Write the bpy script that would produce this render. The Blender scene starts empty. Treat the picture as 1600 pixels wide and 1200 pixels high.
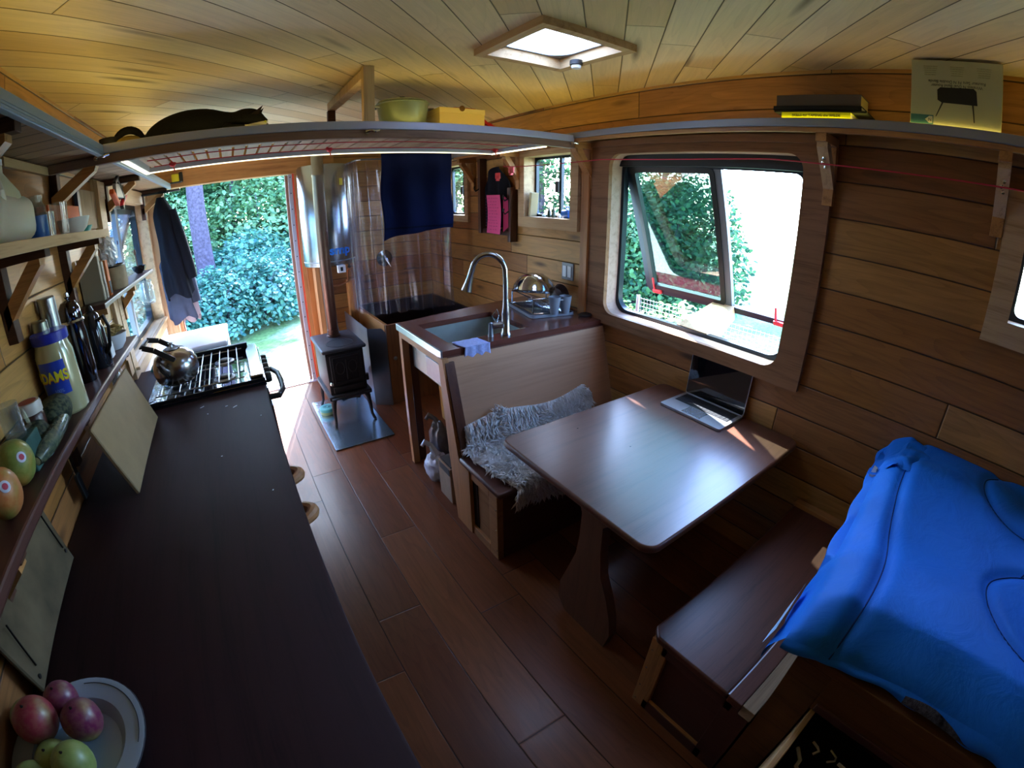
import bpy, bmesh, math, random
import numpy as np
from mathutils import Matrix, Vector, noise as mnoise
R = random.Random(7)
PI = math.pi
sc = bpy.context.scene
COL = sc.collection

# ------------------------------------------------------------------ camera (wide action-camera lens)
EYE = (0.0, 0.0, 1.72)
cd = bpy.data.cameras.new('camera'); cam = bpy.data.objects.new('camera', cd); COL.objects.link(cam)
M = Matrix([[0.8305385, 0.2222243, -0.5107075], [-0.5569577, 0.3281165, -0.7629795], [-0.0019811, 0.9181263, 0.3962829]]).to_4x4()
M.translation = EYE
cam.matrix_world = M
cd.type = 'PANO'; cd.panorama_type = 'FISHEYE_LENS_POLYNOMIAL'; cd.sensor_width = 36; cd.fisheye_fov = PI
cd.fisheye_polynomial_k0 = 0
cd.fisheye_polynomial_k1 = -6.29726387e-02; cd.fisheye_polynomial_k2 = -5.25543453e-06
cd.fisheye_polynomial_k3 = 1.66490552e-05; cd.fisheye_polynomial_k4 = -2.37061724e-07
cd.clip_start = 0.02; cd.clip_end = 200
sc.camera = cam

# ------------------------------------------------------------------ sky, sun, exposure
world = bpy.data.worlds.new('sky'); sc.world = world; world.use_nodes = True
wn = world.node_tree; wn.nodes.clear()
sky = wn.nodes.new('ShaderNodeTexSky'); sky.sky_type = 'NISHITA'; sky.sun_disc = False
SUN_AZ, SUN_EL = math.radians(18), math.radians(40)
sky.sun_elevation = SUN_EL; sky.sun_rotation = SUN_AZ
wb = wn.nodes.new('ShaderNodeBackground'); wb.inputs[1].default_value = 3.6
wo = wn.nodes.new('ShaderNodeOutputWorld')
cool = wn.nodes.new('ShaderNodeMix'); cool.data_type = 'RGBA'; cool.blend_type = 'MULTIPLY'; cool.inputs[0].default_value = 1; cool.inputs[7].default_value = (0.78, 0.93, 1.16, 1)
wn.links.new(sky.outputs[0], cool.inputs[6]); wn.links.new(cool.outputs[2], wb.inputs[0]); wn.links.new(wb.outputs[0], wo.inputs[0])
sd = bpy.data.lights.new('sun', 'SUN'); sd.energy = 45; sd.angle = math.radians(0.6); sd.color = (0.95, 0.97, 1.0)
sun = bpy.data.objects.new('sun', sd); COL.objects.link(sun)
sdir = Vector((math.sin(SUN_AZ) * math.cos(SUN_EL), math.cos(SUN_AZ) * math.cos(SUN_EL), math.sin(SUN_EL)))
sun.rotation_euler = sdir.to_track_quat('Z', 'Y').to_euler(); sun.location = sdir * 20
vs = sc.view_settings
vs.view_transform = 'Standard'; vs.look = 'None'; vs.gamma = 1; vs.use_curve_mapping = False; vs.exposure = 0.5

def portal(name, loc, rot, sx, sy):
    l = bpy.data.lights.new(name, 'AREA'); l.shape = 'RECTANGLE'; l.size = sx; l.size_y = sy; l.cycles.is_portal = True
    o = bpy.data.objects.new(name, l); COL.objects.link(o); o.location = loc; o.rotation_euler = rot
portal('door_portal', (0, 4.75, 1.05), (-PI / 2, 0, 0), 1.25, 2.15)
portal('window_portal', (2.2, 1.36, 1.48), (0, PI / 2, 0), 1.1, 1.25)
portal('skylight_portal', (1.18, 1.49, 2.50), (0, 0, 0), 0.45, 0.48)
portal('left_window_portal', (-0.95, 3.7, 1.4), (0, -PI / 2, 0), 1.1, 1.45)
def led_light(name, loc, rot, sx, sy, energy, color=(1.0, 0.72, 0.2)):
    l = bpy.data.lights.new(name, 'AREA'); l.shape = 'RECTANGLE'; l.size = sx; l.size_y = sy
    l.energy = energy; l.color = color
    o = bpy.data.objects.new(name, l); COL.objects.link(o); o.location = loc; o.rotation_euler = rot
YEL = (1.0, 0.80, 0.16)

# ------------------------------------------------------------------ materials
def lin(h, k=1.0):
    h = h.lstrip('#'); c = [int(h[i:i + 2], 16) / 255 for i in (0, 2, 4)]
    return tuple((x / 12.92 if x <= 0.04045 else ((x + 0.055) / 1.055) ** 2.4) * k for x in c) + (1,)
class NG:
    def __init__(s, name):
        s.m = bpy.data.materials.new(name); s.m.use_nodes = True; s.t = s.m.node_tree; s.t.nodes.clear()
        s.out = s.t.nodes.new('ShaderNodeOutputMaterial')
    def n(s, typ, ins=None, **kw):
        nd = s.t.nodes.new('ShaderNode' + typ)
        for k, v in kw.items(): setattr(nd, k, v)
        for k, v in (ins or {}).items():
            sock = nd.inputs[k]
            if isinstance(v, bpy.types.NodeSocket): s.t.links.new(v, sock)
            else: sock.default_value = v
        return nd
    def math(s, op, a, b=0.0, c=None):
        nd = s.t.nodes.new('ShaderNodeMath'); nd.operation = op
        for i, v in enumerate((a, b) if c is None else (a, b, c)):
            if isinstance(v, bpy.types.NodeSocket): s.t.links.new(v, nd.inputs[i])
            else: nd.inputs[i].default_value = v
        return nd.outputs[0]
    def dot(s, p, v):
        nd = s.n('VectorMath', {0: p, 1: v}, operation='DOT_PRODUCT'); return nd.outputs['Value']
    def comb(s, x, y, z):
        return s.n('CombineXYZ', {0: x, 1: y, 2: z}).outputs[0]
    def ramp(s, f, stops, interp='LINEAR'):
        nd = s.n('ValToRGB', {0: f}); cr = nd.color_ramp; cr.interpolation = interp
        while len(cr.elements) < len(stops): cr.elements.new(0.5)
        for e, (p, c) in zip(cr.elements, stops): e.position = p; e.color = c
        return nd.outputs[0]
    def mix(s, f, a, b, mode='MIX'):
        nd = s.n('Mix', data_type='RGBA', blend_type=mode)
        for k, v in ((0, f), (6, a), (7, b)):
            if isinstance(v, bpy.types.NodeSocket): s.t.links.new(v, nd.inputs[k])
            else: nd.inputs[k].default_value = v
        return nd.outputs[2]
    def done(s, surf): s.t.links.new(surf, s.out.inputs[0]); return s.m
    def bsdf(s, color, rough=0.5, metal=0.0, bump=None, bstr=0.3, bdist=0.01, **ins):
        b = s.n('BsdfPrincipled')
        for k, v in (('Base Color', color), ('Roughness', rough), ('Metallic', metal)):
            if isinstance(v, bpy.types.NodeSocket): s.t.links.new(v, b.inputs[k])
            else: b.inputs[k].default_value = v
        if not isinstance(rough, bpy.types.NodeSocket) and rough >= 0.5 and 'Specular_IOR_Level' not in ins and not metal: ins['Specular_IOR_Level'] = 0.15
        for k, v in ins.items():
            k = k.replace('_', ' ')
            if isinstance(v, bpy.types.NodeSocket): s.t.links.new(v, b.inputs[k])
            else: b.inputs[k].default_value = v
        if bump is not None:
            bn = s.n('Bump', {'Height': bump, 'Strength': bstr, 'Distance': bdist}); s.t.links.new(bn.outputs[0], b.inputs['Normal'])
        return b.outputs[0]

def plain(name, col, rough=0.5, metal=0.0, var=0.0, nscale=20, bstr=0.0, **ins):
    g = NG(name); c = lin(col) if isinstance(col, str) else col
    if var or bstr:
        tc = g.n('TexCoord').outputs['Object']
        nz = g.n('TexNoise', {'Vector': tc, 'Scale': nscale, 'Detail': 4.0}).outputs[0]
        d = tuple(x * (1 - var) for x in c[:3]) + (1,)
        l = tuple(min(1, x * (1 + var)) for x in c[:3]) + (1,)
        cc = g.ramp(nz, [(0.3, d), (0.7, l)]) if var else c
        return g.done(g.bsdf(cc, rough, metal, nz if bstr else None, bstr, **ins))
    return g.done(g.bsdf(c, rough, metal, **ins))

def planks(name, cols, along, across, width, length, off=0.0, rough=0.35, gap=0.03, knots=True, gapcol='#1a0f0a', grain=0.35, bstr=0.5, butt=0.004, coat=0.0, knotscale=1.6, spec=0.35):
    """board surface: boards of a given width along one direction, each with its own tone, grain, knots and end joints"""
    g = NG(name)
    P = g.n('NewGeometry').outputs['Position']
    a = g.dot(P, along); b = g.math('ADD', g.dot(P, across), off + 50 * width)
    bw = g.math('DIVIDE', b, width); idx = g.math('FLOOR', bw); fr = g.math('SUBTRACT', bw, idx)
    r1 = g.n('TexWhiteNoise', {'W': idx}, noise_dimensions='1D').outputs['Value']
    a2 = g.math('DIVIDE', g.math('ADD', g.math('ADD', a, 40.0), g.math('MULTIPLY', r1, length * 3.7)), length)
    seg = g.math('FLOOR', a2); fa = g.math('SUBTRACT', a2, seg)
    r2 = g.n('TexWhiteNoise', {'Vector': g.comb(idx, seg, 3.3)}, noise_dimensions='3D').outputs['Value']
    jump = g.math('MULTIPLY', r2, 37.0)
    # grain
    gv = g.comb(g.math('ADD', g.math('MULTIPLY', a, 1.3), jump), g.math('MULTIPLY', b, 16.0), jump)
    n1 = g.n('TexNoise', {'Vector': gv, 'Scale': 2.2, 'Detail': 6.0, 'Roughness': 0.6, 'Distortion': 0.6}).outputs[0]
    gv2 = g.comb(g.math('MULTIPLY', a, 6.0), g.math('MULTIPLY', b, 160.0), jump)
    n2 = g.n('TexNoise', {'Vector': gv2, 'Scale': 1.5, 'Detail': 3.0}).outputs[0]
    # cathedral figure
    gv3 = g.comb(g.math('ADD', g.math('MULTIPLY', a, 0.9), jump), g.math('MULTIPLY', b, 7.0), jump)
    n3 = g.n('TexNoise', {'Vector': gv3, 'Scale': 1.0, 'Detail': 1.0}).outputs[0]
    ring = g.math('FRACT', g.math('MULTIPLY', n3, 14.0)); ring = g.math('POWER', ring, 3.0)
    tone = g.ramp(r2, [(i / (len(cols) - 1), lin(c)) for i, c in enumerate(cols)])
    k = g.math('ADD', g.math('MULTIPLY', g.math('SUBTRACT', n1, 0.5), 2.2 * grain), g.math('MULTIPLY', g.math('SUBTRACT', n2, 0.5), 0.8 * grain))
    k = g.math('SUBTRACT', g.math('ADD', k, 1.0), g.math('MULTIPLY', ring, 0.45 * grain))
    col = g.mix(1.0, tone, g.comb(k, k, k), 'MULTIPLY')
    if knots:
        kv = g.comb(g.math('ADD', g.math('MULTIPLY', a, knotscale), jump), g.math('MULTIPLY', bw, 1.0), 0.5)
        vo = g.n('TexVoronoi', {'Vector': kv, 'Scale': 1.0, 'Randomness': 0.85}).outputs['Distance']
        kn = g.n('MapRange', {0: vo, 1: 0.05, 2: 0.17, 3: 1.0, 4: 0.0}); kf = g.math('MULTIPLY', kn.outputs[0], 0.75)
        col = g.mix(kf, col, lin('#3a2114'))
    e = g.math('MINIMUM', fr, g.math('SUBTRACT', 1.0, fr)); ge = g.math('LESS_THAN', e, gap * 0.5)
    ea = g.math('MULTIPLY', g.math('MINIMUM', fa, g.math('SUBTRACT', 1.0, fa)), length); be = g.math('LESS_THAN', ea, butt * 0.5)
    gf = g.math('MAXIMUM', ge, be)
    col = g.mix(g.math('MULTIPLY', gf, 0.85), col, lin(gapcol))
    prof = g.n('MapRange', {0: e, 1: 0.0, 2: gap, 3: 0.0, 4: 1.0}).outputs[0]
    prof2 = g.n('MapRange', {0: ea, 1: 0.0, 2: butt * 1.5, 3: 0.0, 4: 1.0}).outputs[0]
    h = g.math('ADD', g.math('MULTIPLY', prof, prof2), g.math('MULTIPLY', n2, 0.05))
    ro = g.math('ADD', g.math('MULTIPLY', n1, 0.25), rough - 0.12)
    return g.done(g.bsdf(col, ro, 0, h, bstr, 0.004, Coat_Weight=coat, Coat_Roughness=0.2, Specular_IOR_Level=spec))

def wood(name, c1, c2, along=(0, 1, 0), rough=0.4, scale=1.0, coat=0.0, knots=0.0):
    g = NG(name)
    P = g.n('NewGeometry').outputs['Position']
    ax = Vector(along).normalized(); o1 = ax.orthogonal().normalized(); o2 = ax.cross(o1)
    v = g.comb(g.math('MULTIPLY', g.dot(P, tuple(ax)), 1.6 * scale), g.math('MULTIPLY', g.dot(P, tuple(o1)), 24 * scale), g.math('MULTIPLY', g.dot(P, tuple(o2)), 24 * scale))
    n1 = g.n('TexNoise', {'Vector': v, 'Scale': 1.0, 'Detail': 6.0, 'Roughness': 0.65, 'Distortion': 0.5}).outputs[0]
    v2 = g.comb(g.math('MULTIPLY', g.dot(P, tuple(ax)), 8 * scale), g.math('MULTIPLY', g.dot(P, tuple(o1)), 220 * scale), g.math('MULTIPLY', g.dot(P, tuple(o2)), 220 * scale))
    n2 = g.n('TexNoise', {'Vector': v2, 'Scale': 1.0, 'Detail': 2.0}).outputs[0]
    f = g.math('ADD', g.math('MULTIPLY', n1, 0.75), g.math('MULTIPLY', n2, 0.25))
    col = g.ramp(f, [(0.3, lin(c2)), (0.5, lin(c1)), (0.72, tuple(x * 1.12 for x in lin(c1)[:3]) + (1,))])
    if knots:
        vo = g.n('TexVoronoi', {'Vector': g.n('VectorMath', {0: P, 1: (3.1, 3.1, 6.0)}, operation='MULTIPLY').outputs[0], 'Scale': knots}).outputs['Distance']
        kf = g.n('MapRange', {0: vo, 1: 0.04, 2: 0.12, 3: 0.7, 4: 0.0}).outputs[0]
        col = g.mix(kf, col, lin(c2, 0.35))
    return g.done(g.bsdf(col, rough, 0, n2, 0.08, 0.002, Coat_Weight=coat, Coat_Roughness=0.22))

def glassy(name, tint=(1, 1, 1, 1), rough=0.02, ior=1.45, body=0.0, bodycol=(0.8, 0.8, 0.8, 1)):
    """thin clear sheet: lets light through with a Fresnel reflection"""
    g = NG(name)
    tr = g.n('BsdfTransparent', {0: tint}); gl = g.n('BsdfGlossy', {'Color': (1, 1, 1, 1), 'Roughness': rough})
    bf = g.n('NewGeometry').outputs['Backfacing']
    fr = g.n('Fresnel', {0: g.math('ADD', g.math('MULTIPLY', bf, 1 / ior - ior), ior)})   # a thin sheet reflects alike from both sides
    mx = g.n('MixShader', {0: fr.outputs[0], 1: tr.outputs[0], 2: gl.outputs[0]}).outputs[0]
    if body:
        df = g.n('BsdfTranslucent', {0: bodycol}); d2 = g.n('BsdfDiffuse', {0: bodycol})
        dd = g.n('MixShader', {0: 0.5, 1: df.outputs[0], 2: d2.outputs[0]})
        mx = g.n('MixShader', {0: body, 1: mx, 2: dd.outputs[0]}).outputs[0]
    return g.done(mx)

def emit(name, col, s):
    g = NG(name); return g.done(g.n('Emission', {0: col, 1: s}).outputs[0])

def leafmat(name, c1, c2, rough=0.35, trans=0.35):
    g = NG(name)
    oi = g.n('NewGeometry').outputs['Random Per Island']
    col = g.ramp(oi, [(0.0, lin(c1)), (1.0, lin(c2))])
    p = g.bsdf(col, rough)
    t = g.n('BsdfTranslucent', {0: col}).outputs[0]
    return g.done(g.n('MixShader', {0: trans, 1: p, 2: t}).outputs[0])

CEDAR = ['#8a5a34', '#a8763f', '#94602f', '#b88a4e', '#7c4b2a', '#a06a3a', '#c09a5c']
MAT = {}
MAT['floor'] = planks('floor_boards', ['#6e4029', '#7d4c30', '#653825', '#8a583a', '#5c3424', '#764630'], (0, 1, 0), (1, 0, 0), 0.2135, 1.35, off=-0.413 + 0.2135 * 20, rough=0.34, gap=0.02, knots=False, gapcol='#120906', grain=0.34, bstr=0.35, butt=0.004, coat=0.06, spec=0.28)
MAT['wallR'] = planks('cedar_side_wall', CEDAR, (0, 1, 0), (0, 0, 1), 0.1485, 1.9, off=-1.0 + 0.1485 * 20, rough=0.42, gap=0.035, gapcol='#20120a', grain=0.42, bstr=0.9)
MAT['wallF'] = planks('cedar_end_wall', CEDAR, (1, 0, 0), (0, 0, 1), 0.1485, 1.9, off=-1.0 + 0.1485 * 20, rough=0.42, gap=0.035, gapcol='#20120a', grain=0.4, bstr=0.9)
MAT['ceil'] = planks('pine_ceiling', ['#dccaa4', '#d2ba8c', '#e4d6b4', '#cdb284', '#decea8', '#d6c096'], (0.70711, 0.70711, 0), (0.70711, -0.70711, 0), 0.1385, 1.7, off=0.0695 + 0.1385 * 20, rough=0.5, gap=0.03, gapcol='#33210f', grain=0.17, bstr=0.8, butt=0.003, knotscale=0.9)
MAT['cedarY'] = wood('cedar_board', '#b07b45', '#7a4a26', (0, 1, 0), 0.45)
MAT['cedarX'] = wood('cedar_board_across', '#b07b45', '#7a4a26', (1, 0, 0), 0.45, knots=0.5)
MAT['cedarZ'] = wood('cedar_post', '#a97242', '#754524', (0, 0, 1), 0.45)
MAT['trimY'] = wood('window_trim_wood', '#8a6246', '#5f3f2b', (0, 1, 0), 0.5)
MAT['trimZ'] = wood('window_trim_wood_upright', '#8a6246', '#5f3f2b', (0, 0, 1), 0.5)
MAT['paleX'] = wood('pale_fir', '#c3a37c', '#94744f', (1, 0, 0), 0.5)
MAT['paleY'] = wood('pale_fir_long', '#bfa07a', '#94744f', (0, 1, 0), 0.5)
MAT['paleZ'] = wood('pale_fir_upright', '#c0a17b', '#94744f', (0, 0, 1), 0.5)
MAT['mahY'] = wood('dark_hardwood', '#4a2a24', '#2e1716', (0, 1, 0), 0.42, coat=0.08)
MAT['mahX'] = wood('dark_hardwood_across', '#553026', '#351b15', (1, 0, 0), 0.38, coat=0.1)
MAT['mahZ'] = wood('dark_hardwood_upright', '#55301f', '#351a12', (0, 0, 1), 0.35, coat=0.2)
MAT['counter'] = wood('dark_counter_top', '#2b181b', '#1b0f13', (0, 1, 0), 0.6)
MAT['table'] = wood('table_mahogany', '#5e3a2c', '#43271d', (1, 0, 0), 0.34, coat=0.22)
MAT['braceD'] = wood('walnut_bracket', '#4d3226', '#2e1c15', (1, 0, 0), 0.5)
MAT['ply'] = wood('birch_plywood', '#b08566', '#9a7052', (1, 0, 0), 0.5, scale=0.35)
MAT['fronds'] = plain('aluminium_edge', '#aab6cc', 0.35, 0.55)
MAT['edge'] = plain('pale_grey_edge', '#b4bccb', 0.4, 0.2)
MAT['steel'] = plain('brushed_steel', '#aab0b6', 0.28, 1.0, var=0.08, nscale=60)
MAT['steelD'] = plain('dull_steel', '#8c9096', 0.4, 0.9, var=0.08, nscale=40)
MAT['chrome'] = plain('chrome', '#d8dce0', 0.08, 1.0)
MAT['mirror'] = plain('polished_steel', '#c8ccd4', 0.12, 1.0)
MAT['blackm'] = plain('black_metal', '#141416', 0.35, 0.3)
MAT['iron'] = plain('cast_iron', '#1f1b1d', 0.6, 0.35, var=0.25, nscale=90, bstr=0.15)
MAT['black'] = plain('black_plastic', '#0e0e10', 0.45)
MAT['white'] = plain('white_paint', '#dfe3ea', 0.4)
MAT['plasticW'] = plain('white_plastic', '#d9dde4', 0.3)
MAT['led'] = emit('led_strip_light', (1.0, 0.88, 0.55, 1), 2.6)
MAT['ledY'] = emit('yellow_led_strip', (1.0, 0.72, 0.2, 1), 6)
MAT['red'] = plain('red_plastic', '#d02a35', 0.4)
MAT['cord'] = plain('red_cord', '#b83246', 0.6)
MAT['glass'] = glassy('clear_glass')
MAT['tint'] = glassy('tinted_glass', (0.44, 0.56, 0.52, 1), 0.02, 2.0)
MAT['jar'] = glassy('jar_glass', (0.86, 0.9, 0.9, 1), 0.05, 1.5, body=0.06)
MAT['curtain'] = glassy('clear_plastic_curtain', (0.86, 0.85, 0.90, 1), 0.12, 1.5, body=0.05, bodycol=(0.5, 0.45, 0.55, 1))
MAT['winframe'] = plain('dark_window_frame', '#1c2630', 0.35, 0.4)
MAT['pvc'] = plain('grey_vinyl', '#6c7078', 0.4)
g = NG('two_tone_cladding'); z_ = g.n('SeparateXYZ', {0: g.n('NewGeometry').outputs['Position']}).outputs[2]
MAT['exterior'] = g.done(g.bsdf(g.mix(g.math('GREATER_THAN', z_, 1.004), lin('#7a3440'), lin('#ccd6cc')), 0.5))

# ------------------------------------------------------------------ mesh helpers
class MB:
    def __init__(s): s.v = []; s.f = []
    def add(s, vs, fs, mat=None):
        o = len(s.v)
        if mat is not None: vs = [mat @ Vector(v) for v in vs]
        s.v += [tuple(v) for v in vs]; s.f += [tuple(i + o for i in f) for f in fs]; return s
    def box(s, a, b, bev=0.0, mat=None, seg=2):
        lo = [min(a[i], b[i]) for i in range(3)]; hi = [max(a[i], b[i]) for i in range(3)]
        if bev <= 0:
            vs = [(x, y, z) for x in (lo[0], hi[0]) for y in (lo[1], hi[1]) for z in (lo[2], hi[2])]
            return s.add(vs, [(0, 1, 3, 2), (4, 6, 7, 5), (0, 4, 5, 1), (2, 3, 7, 6), (0, 2, 6, 4), (1, 5, 7, 3)], mat)
        bm = bmesh.new(); bmesh.ops.create_cube(bm, size=1)
        for v in bm.verts: v.co = Vector([(lo[i] + hi[i]) / 2 + v.co[i] * (hi[i] - lo[i]) for i in range(3)])
        bev = min(bev, 0.49 * min(hi[i] - lo[i] for i in range(3)))
        bmesh.ops.bevel(bm, geom=bm.edges[:], offset=bev, segments=seg, profile=0.5, affect='EDGES')
        bm.verts.index_update()
        s.add([v.co.copy() for v in bm.verts], [[v.index for v in f.verts] for f in bm.faces], mat); bm.free(); return s
    def beam(s, p, q, w, h, up=(0, 0, 1), bev=0.0):
        p = Vector(p); q = Vector(q); d = q - p; L = d.length; z = d.normalized(); u = Vector(up)
        x = u.cross(z)
        if x.length < 1e-4: x = Vector((1, 0, 0)).cross(z)
        x.normalize(); y = z.cross(x)
        m = Matrix((x, y, z)).transposed().to_4x4(); m.translation = p
        return s.box((-w / 2, -h / 2, 0), (w / 2, h / 2, L), bev, m)
    def tube(s, pts, r, n=8, cap=True, closed=False):
        pts = [Vector(p) for p in pts]; k = len(pts); rr = r if hasattr(r, '__len__') else [r] * k
        vs = []; fs = []; prev = None
        for i, p in enumerate(pts):
            if closed: t = pts[(i + 1) % k] - pts[i - 1]
            else: t = pts[min(i + 1, k - 1)] - pts[max(i - 1, 0)]
            t = t.normalized() if t.length > 1e-9 else Vector((0, 0, 1))
            if prev is None: x = t.orthogonal().normalized()
            else:
                x = prev - t * prev.dot(t); x = x.normalized() if x.length > 1e-6 else t.orthogonal().normalized()
            prev = x; y = t.cross(x)
            for j in range(n):
                a = 2 * PI * j / n; vs.append(p + (x * math.cos(a) + y * math.sin(a)) * rr[i])
        for i in range(k if closed else k - 1):
            i2 = (i + 1) % k
            for j in range(n): fs.append((i * n + j, i * n + (j + 1) % n, i2 * n + (j + 1) % n, i2 * n + j))
        if cap and not closed: fs.append(tuple(range(n - 1, -1, -1))); fs.append(tuple(range((k - 1) * n, k * n)))
        return s.add(vs, fs)
    def lathe(s, prof, c=(0, 0, 0), n=24, mat=None, sx=1, sy=1):
        vs = []; fs = []; k = len(prof)
        for r, z in prof:
            for j in range(n):
                a = 2 * PI * j / n; vs.append((r * math.cos(a) * sx, r * math.sin(a) * sy, z))
        for i in range(k - 1):
            for j in range(n): fs.append((i * n + j, i * n + (j + 1) % n, (i + 1) * n + (j + 1) % n, (i + 1) * n + j))
        if prof[0][0] > 1e-5: fs.append(tuple(range(n - 1, -1, -1)))
        if prof[-1][0] > 1e-5: fs.append(tuple(range((k - 1) * n, k * n)))
        T = Matrix.Translation(c)
        return s.add(vs, fs, T @ mat if mat is not None else T)
    def blob(s, c, r, mat=None, n=20, m=12, f=None):
        vs = []; fs = []
        for i in range(m + 1):
            t = PI * i / m
            for j in range(n):
                a = 2 * PI * j / n; v = Vector((math.sin(t) * math.cos(a), math.sin(t) * math.sin(a), math.cos(t)))
                k = f(v) if f else 1
                vs.append(Vector((v.x * r[0], v.y * r[1], v.z * r[2])) * k)
        for i in range(m):
            for j in range(n): fs.append((i * n + j, (i + 1) * n + j, (i + 1) * n + (j + 1) % n, i * n + (j + 1) % n))
        T = Matrix.Translation(c)
        return s.add(vs, fs, T @ mat if mat is not None else T)
    def prism(s, poly, axis, a, b):
        """poly: 2D points; axis: 0 -> (y,z) polygon extruded along x; 1 -> (x,z) along y; 2 -> (x,y) along z"""
        def P(p, t):
            return {0: (t, p[0], p[1]), 1: (p[0], t, p[1]), 2: (p[0], p[1], t)}[axis]
        n = len(poly); vs = [P(p, a) for p in poly] + [P(p, b) for p in poly]
        fs = [tuple(range(n)), tuple(range(2 * n - 1, n - 1, -1))] + [(i, n + i, n + (i + 1) % n, (i + 1) % n) for i in range(n)]
        return s.add(vs, fs)
    def ring(s, outer, inner, axis, a, b):
        def P(p, t):
            return {0: (t, p[0], p[1]), 1: (p[0], t, p[1]), 2: (p[0], p[1], t)}[axis]
        n = len(outer); vs = [P(p, a) for p in outer] + [P(p, a) for p in inner] + [P(p, b) for p in outer] + [P(p, b) for p in inner]; fs = []
        for i in range(n):
            j = (i + 1) % n
            fs += [(i, j, n + j, n + i), (2 * n + i, 3 * n + i, 3 * n + j, 2 * n + j), (i, 2 * n + i, 2 * n + j, j), (n + i, n + j, 3 * n + j, 3 * n + i)]
        return s.add(vs, fs)
    def grid(s, fn, nu, nv, closed_u=False):
        vs = [fn(i / (nu if closed_u else nu - 1), j / (nv - 1)) for i in range(nu) for j in range(nv)]; fs = []
        for i in range(nu if closed_u else nu - 1):
            for j in range(nv - 1):
                i2 = (i + 1) % nu; fs.append((i * nv + j, i2 * nv + j, i2 * nv + j + 1, i * nv + j + 1))
        return s.add(vs, fs)
    def text(s, body, size, mat, bend=None, depth=0.0004, align='CENTER', font_w=1.0, bold=0.0):
        cu = bpy.data.curves.new('t', 'FONT'); cu.body = body; cu.size = size; cu.extrude = depth; cu.align_x = align; cu.align_y = 'CENTER'; cu.offset = bold
        ob = bpy.data.objects.new('t', cu); COL.objects.link(ob)
        me = bpy.data.meshes.new_from_object(ob.evaluated_get(bpy.context.evaluated_depsgraph_get()))
        vs = [v.co.copy() for v in me.vertices]
        for v in vs: v.x *= font_w
        if bend: vs = [Vector(((bend + v.z) * math.sin(v.x / bend), -(bend + v.z) * math.cos(v.x / bend), v.y)) for v in vs]
        s.add(vs, [tuple(p.vertices) for p in me.polygons], mat)
        bpy.data.objects.remove(ob); bpy.data.curves.remove(cu); bpy.data.meshes.remove(me); return s
    def build(s, name, mat, parent=None, smooth=False, kind=None, ang=35, label=None, base=None, mod=None):
        if parent is not None: o0 = wloc(parent)
        elif base is not None: o0 = Vector(base)
        else:
            xs = [v[0] for v in s.v]; ys = [v[1] for v in s.v]; zs = [v[2] for v in s.v]
            o0 = Vector(((min(xs) + max(xs)) / 2, (min(ys) + max(ys)) / 2, min(zs)))
        me = bpy.data.meshes.new(name); me.from_pydata([(v[0] - o0.x, v[1] - o0.y, v[2] - o0.z) for v in s.v], [], s.f); me.update()
        bm = bmesh.new(); bm.from_mesh(me); bmesh.ops.recalc_face_normals(bm, faces=bm.faces[:]); bm.to_mesh(me); bm.free()
        if smooth:
            me.polygons.foreach_set('use_smooth', [True] * len(me.polygons)); me.set_sharp_from_angle(angle=math.radians(ang))
        me.materials.append(mat)
        ob = bpy.data.objects.new(name, me); COL.objects.link(ob)
        if parent is not None: ob.parent = parent
        else: ob.location = o0
        if kind: ob['kind'] = kind
        if label: ob['label'] = label
        if mod: mod(ob)
        return ob
def wloc(o):
    p = Vector((0, 0, 0))
    while o is not None: p += o.location; o = o.parent
    return p
def thing(name, label, cat, loc, group=None):
    o = bpy.data.objects.new(name, None); COL.objects.link(o); o.location = loc; o.empty_display_size = 0.05
    o['label'] = label; o['category'] = cat
    if group: o['group'] = group
    return o
def tag(o, label, cat, group=None):
    o['label'] = label; o['category'] = cat
    if group: o['group'] = group
    return o
def copy_tree(o, loc=None, rot=None, label=None, parent=None):
    c = o.copy(); COL.objects.link(c)
    if parent is not None: c.parent = parent
    if loc is not None: c.location = loc
    if rot is not None: c.rotation_euler = rot
    if label: c['label'] = label
    for ch in list(o.children): copy_tree(ch, parent=c)
    return c
def rrect(x0, x1, y0, y1, r, n=5):
    pts = []
    for cx, cy, a0 in ((x1 - r, y1 - r, 0), (x0 + r, y1 - r, PI / 2), (x0 + r, y0 + r, PI), (x1 - r, y0 + r, 1.5 * PI)):
        for i in range(n + 1):
            a = a0 + PI / 2 * i / n; pts.append((cx + r * math.cos(a), cy + r * math.sin(a)))
    return pts
def rotZ(a): return Matrix.Rotation(a, 4, 'Z')
def rotX(a): return Matrix.Rotation(a, 4, 'X')
def rotY(a): return Matrix.Rotation(a, 4, 'Y')
def TR(x, y, z): return Matrix.Translation((x, y, z))
def nz(x, y, z=0.0, s=1.0): return mnoise.noise(Vector((x * s, y * s, z * s)))

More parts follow.
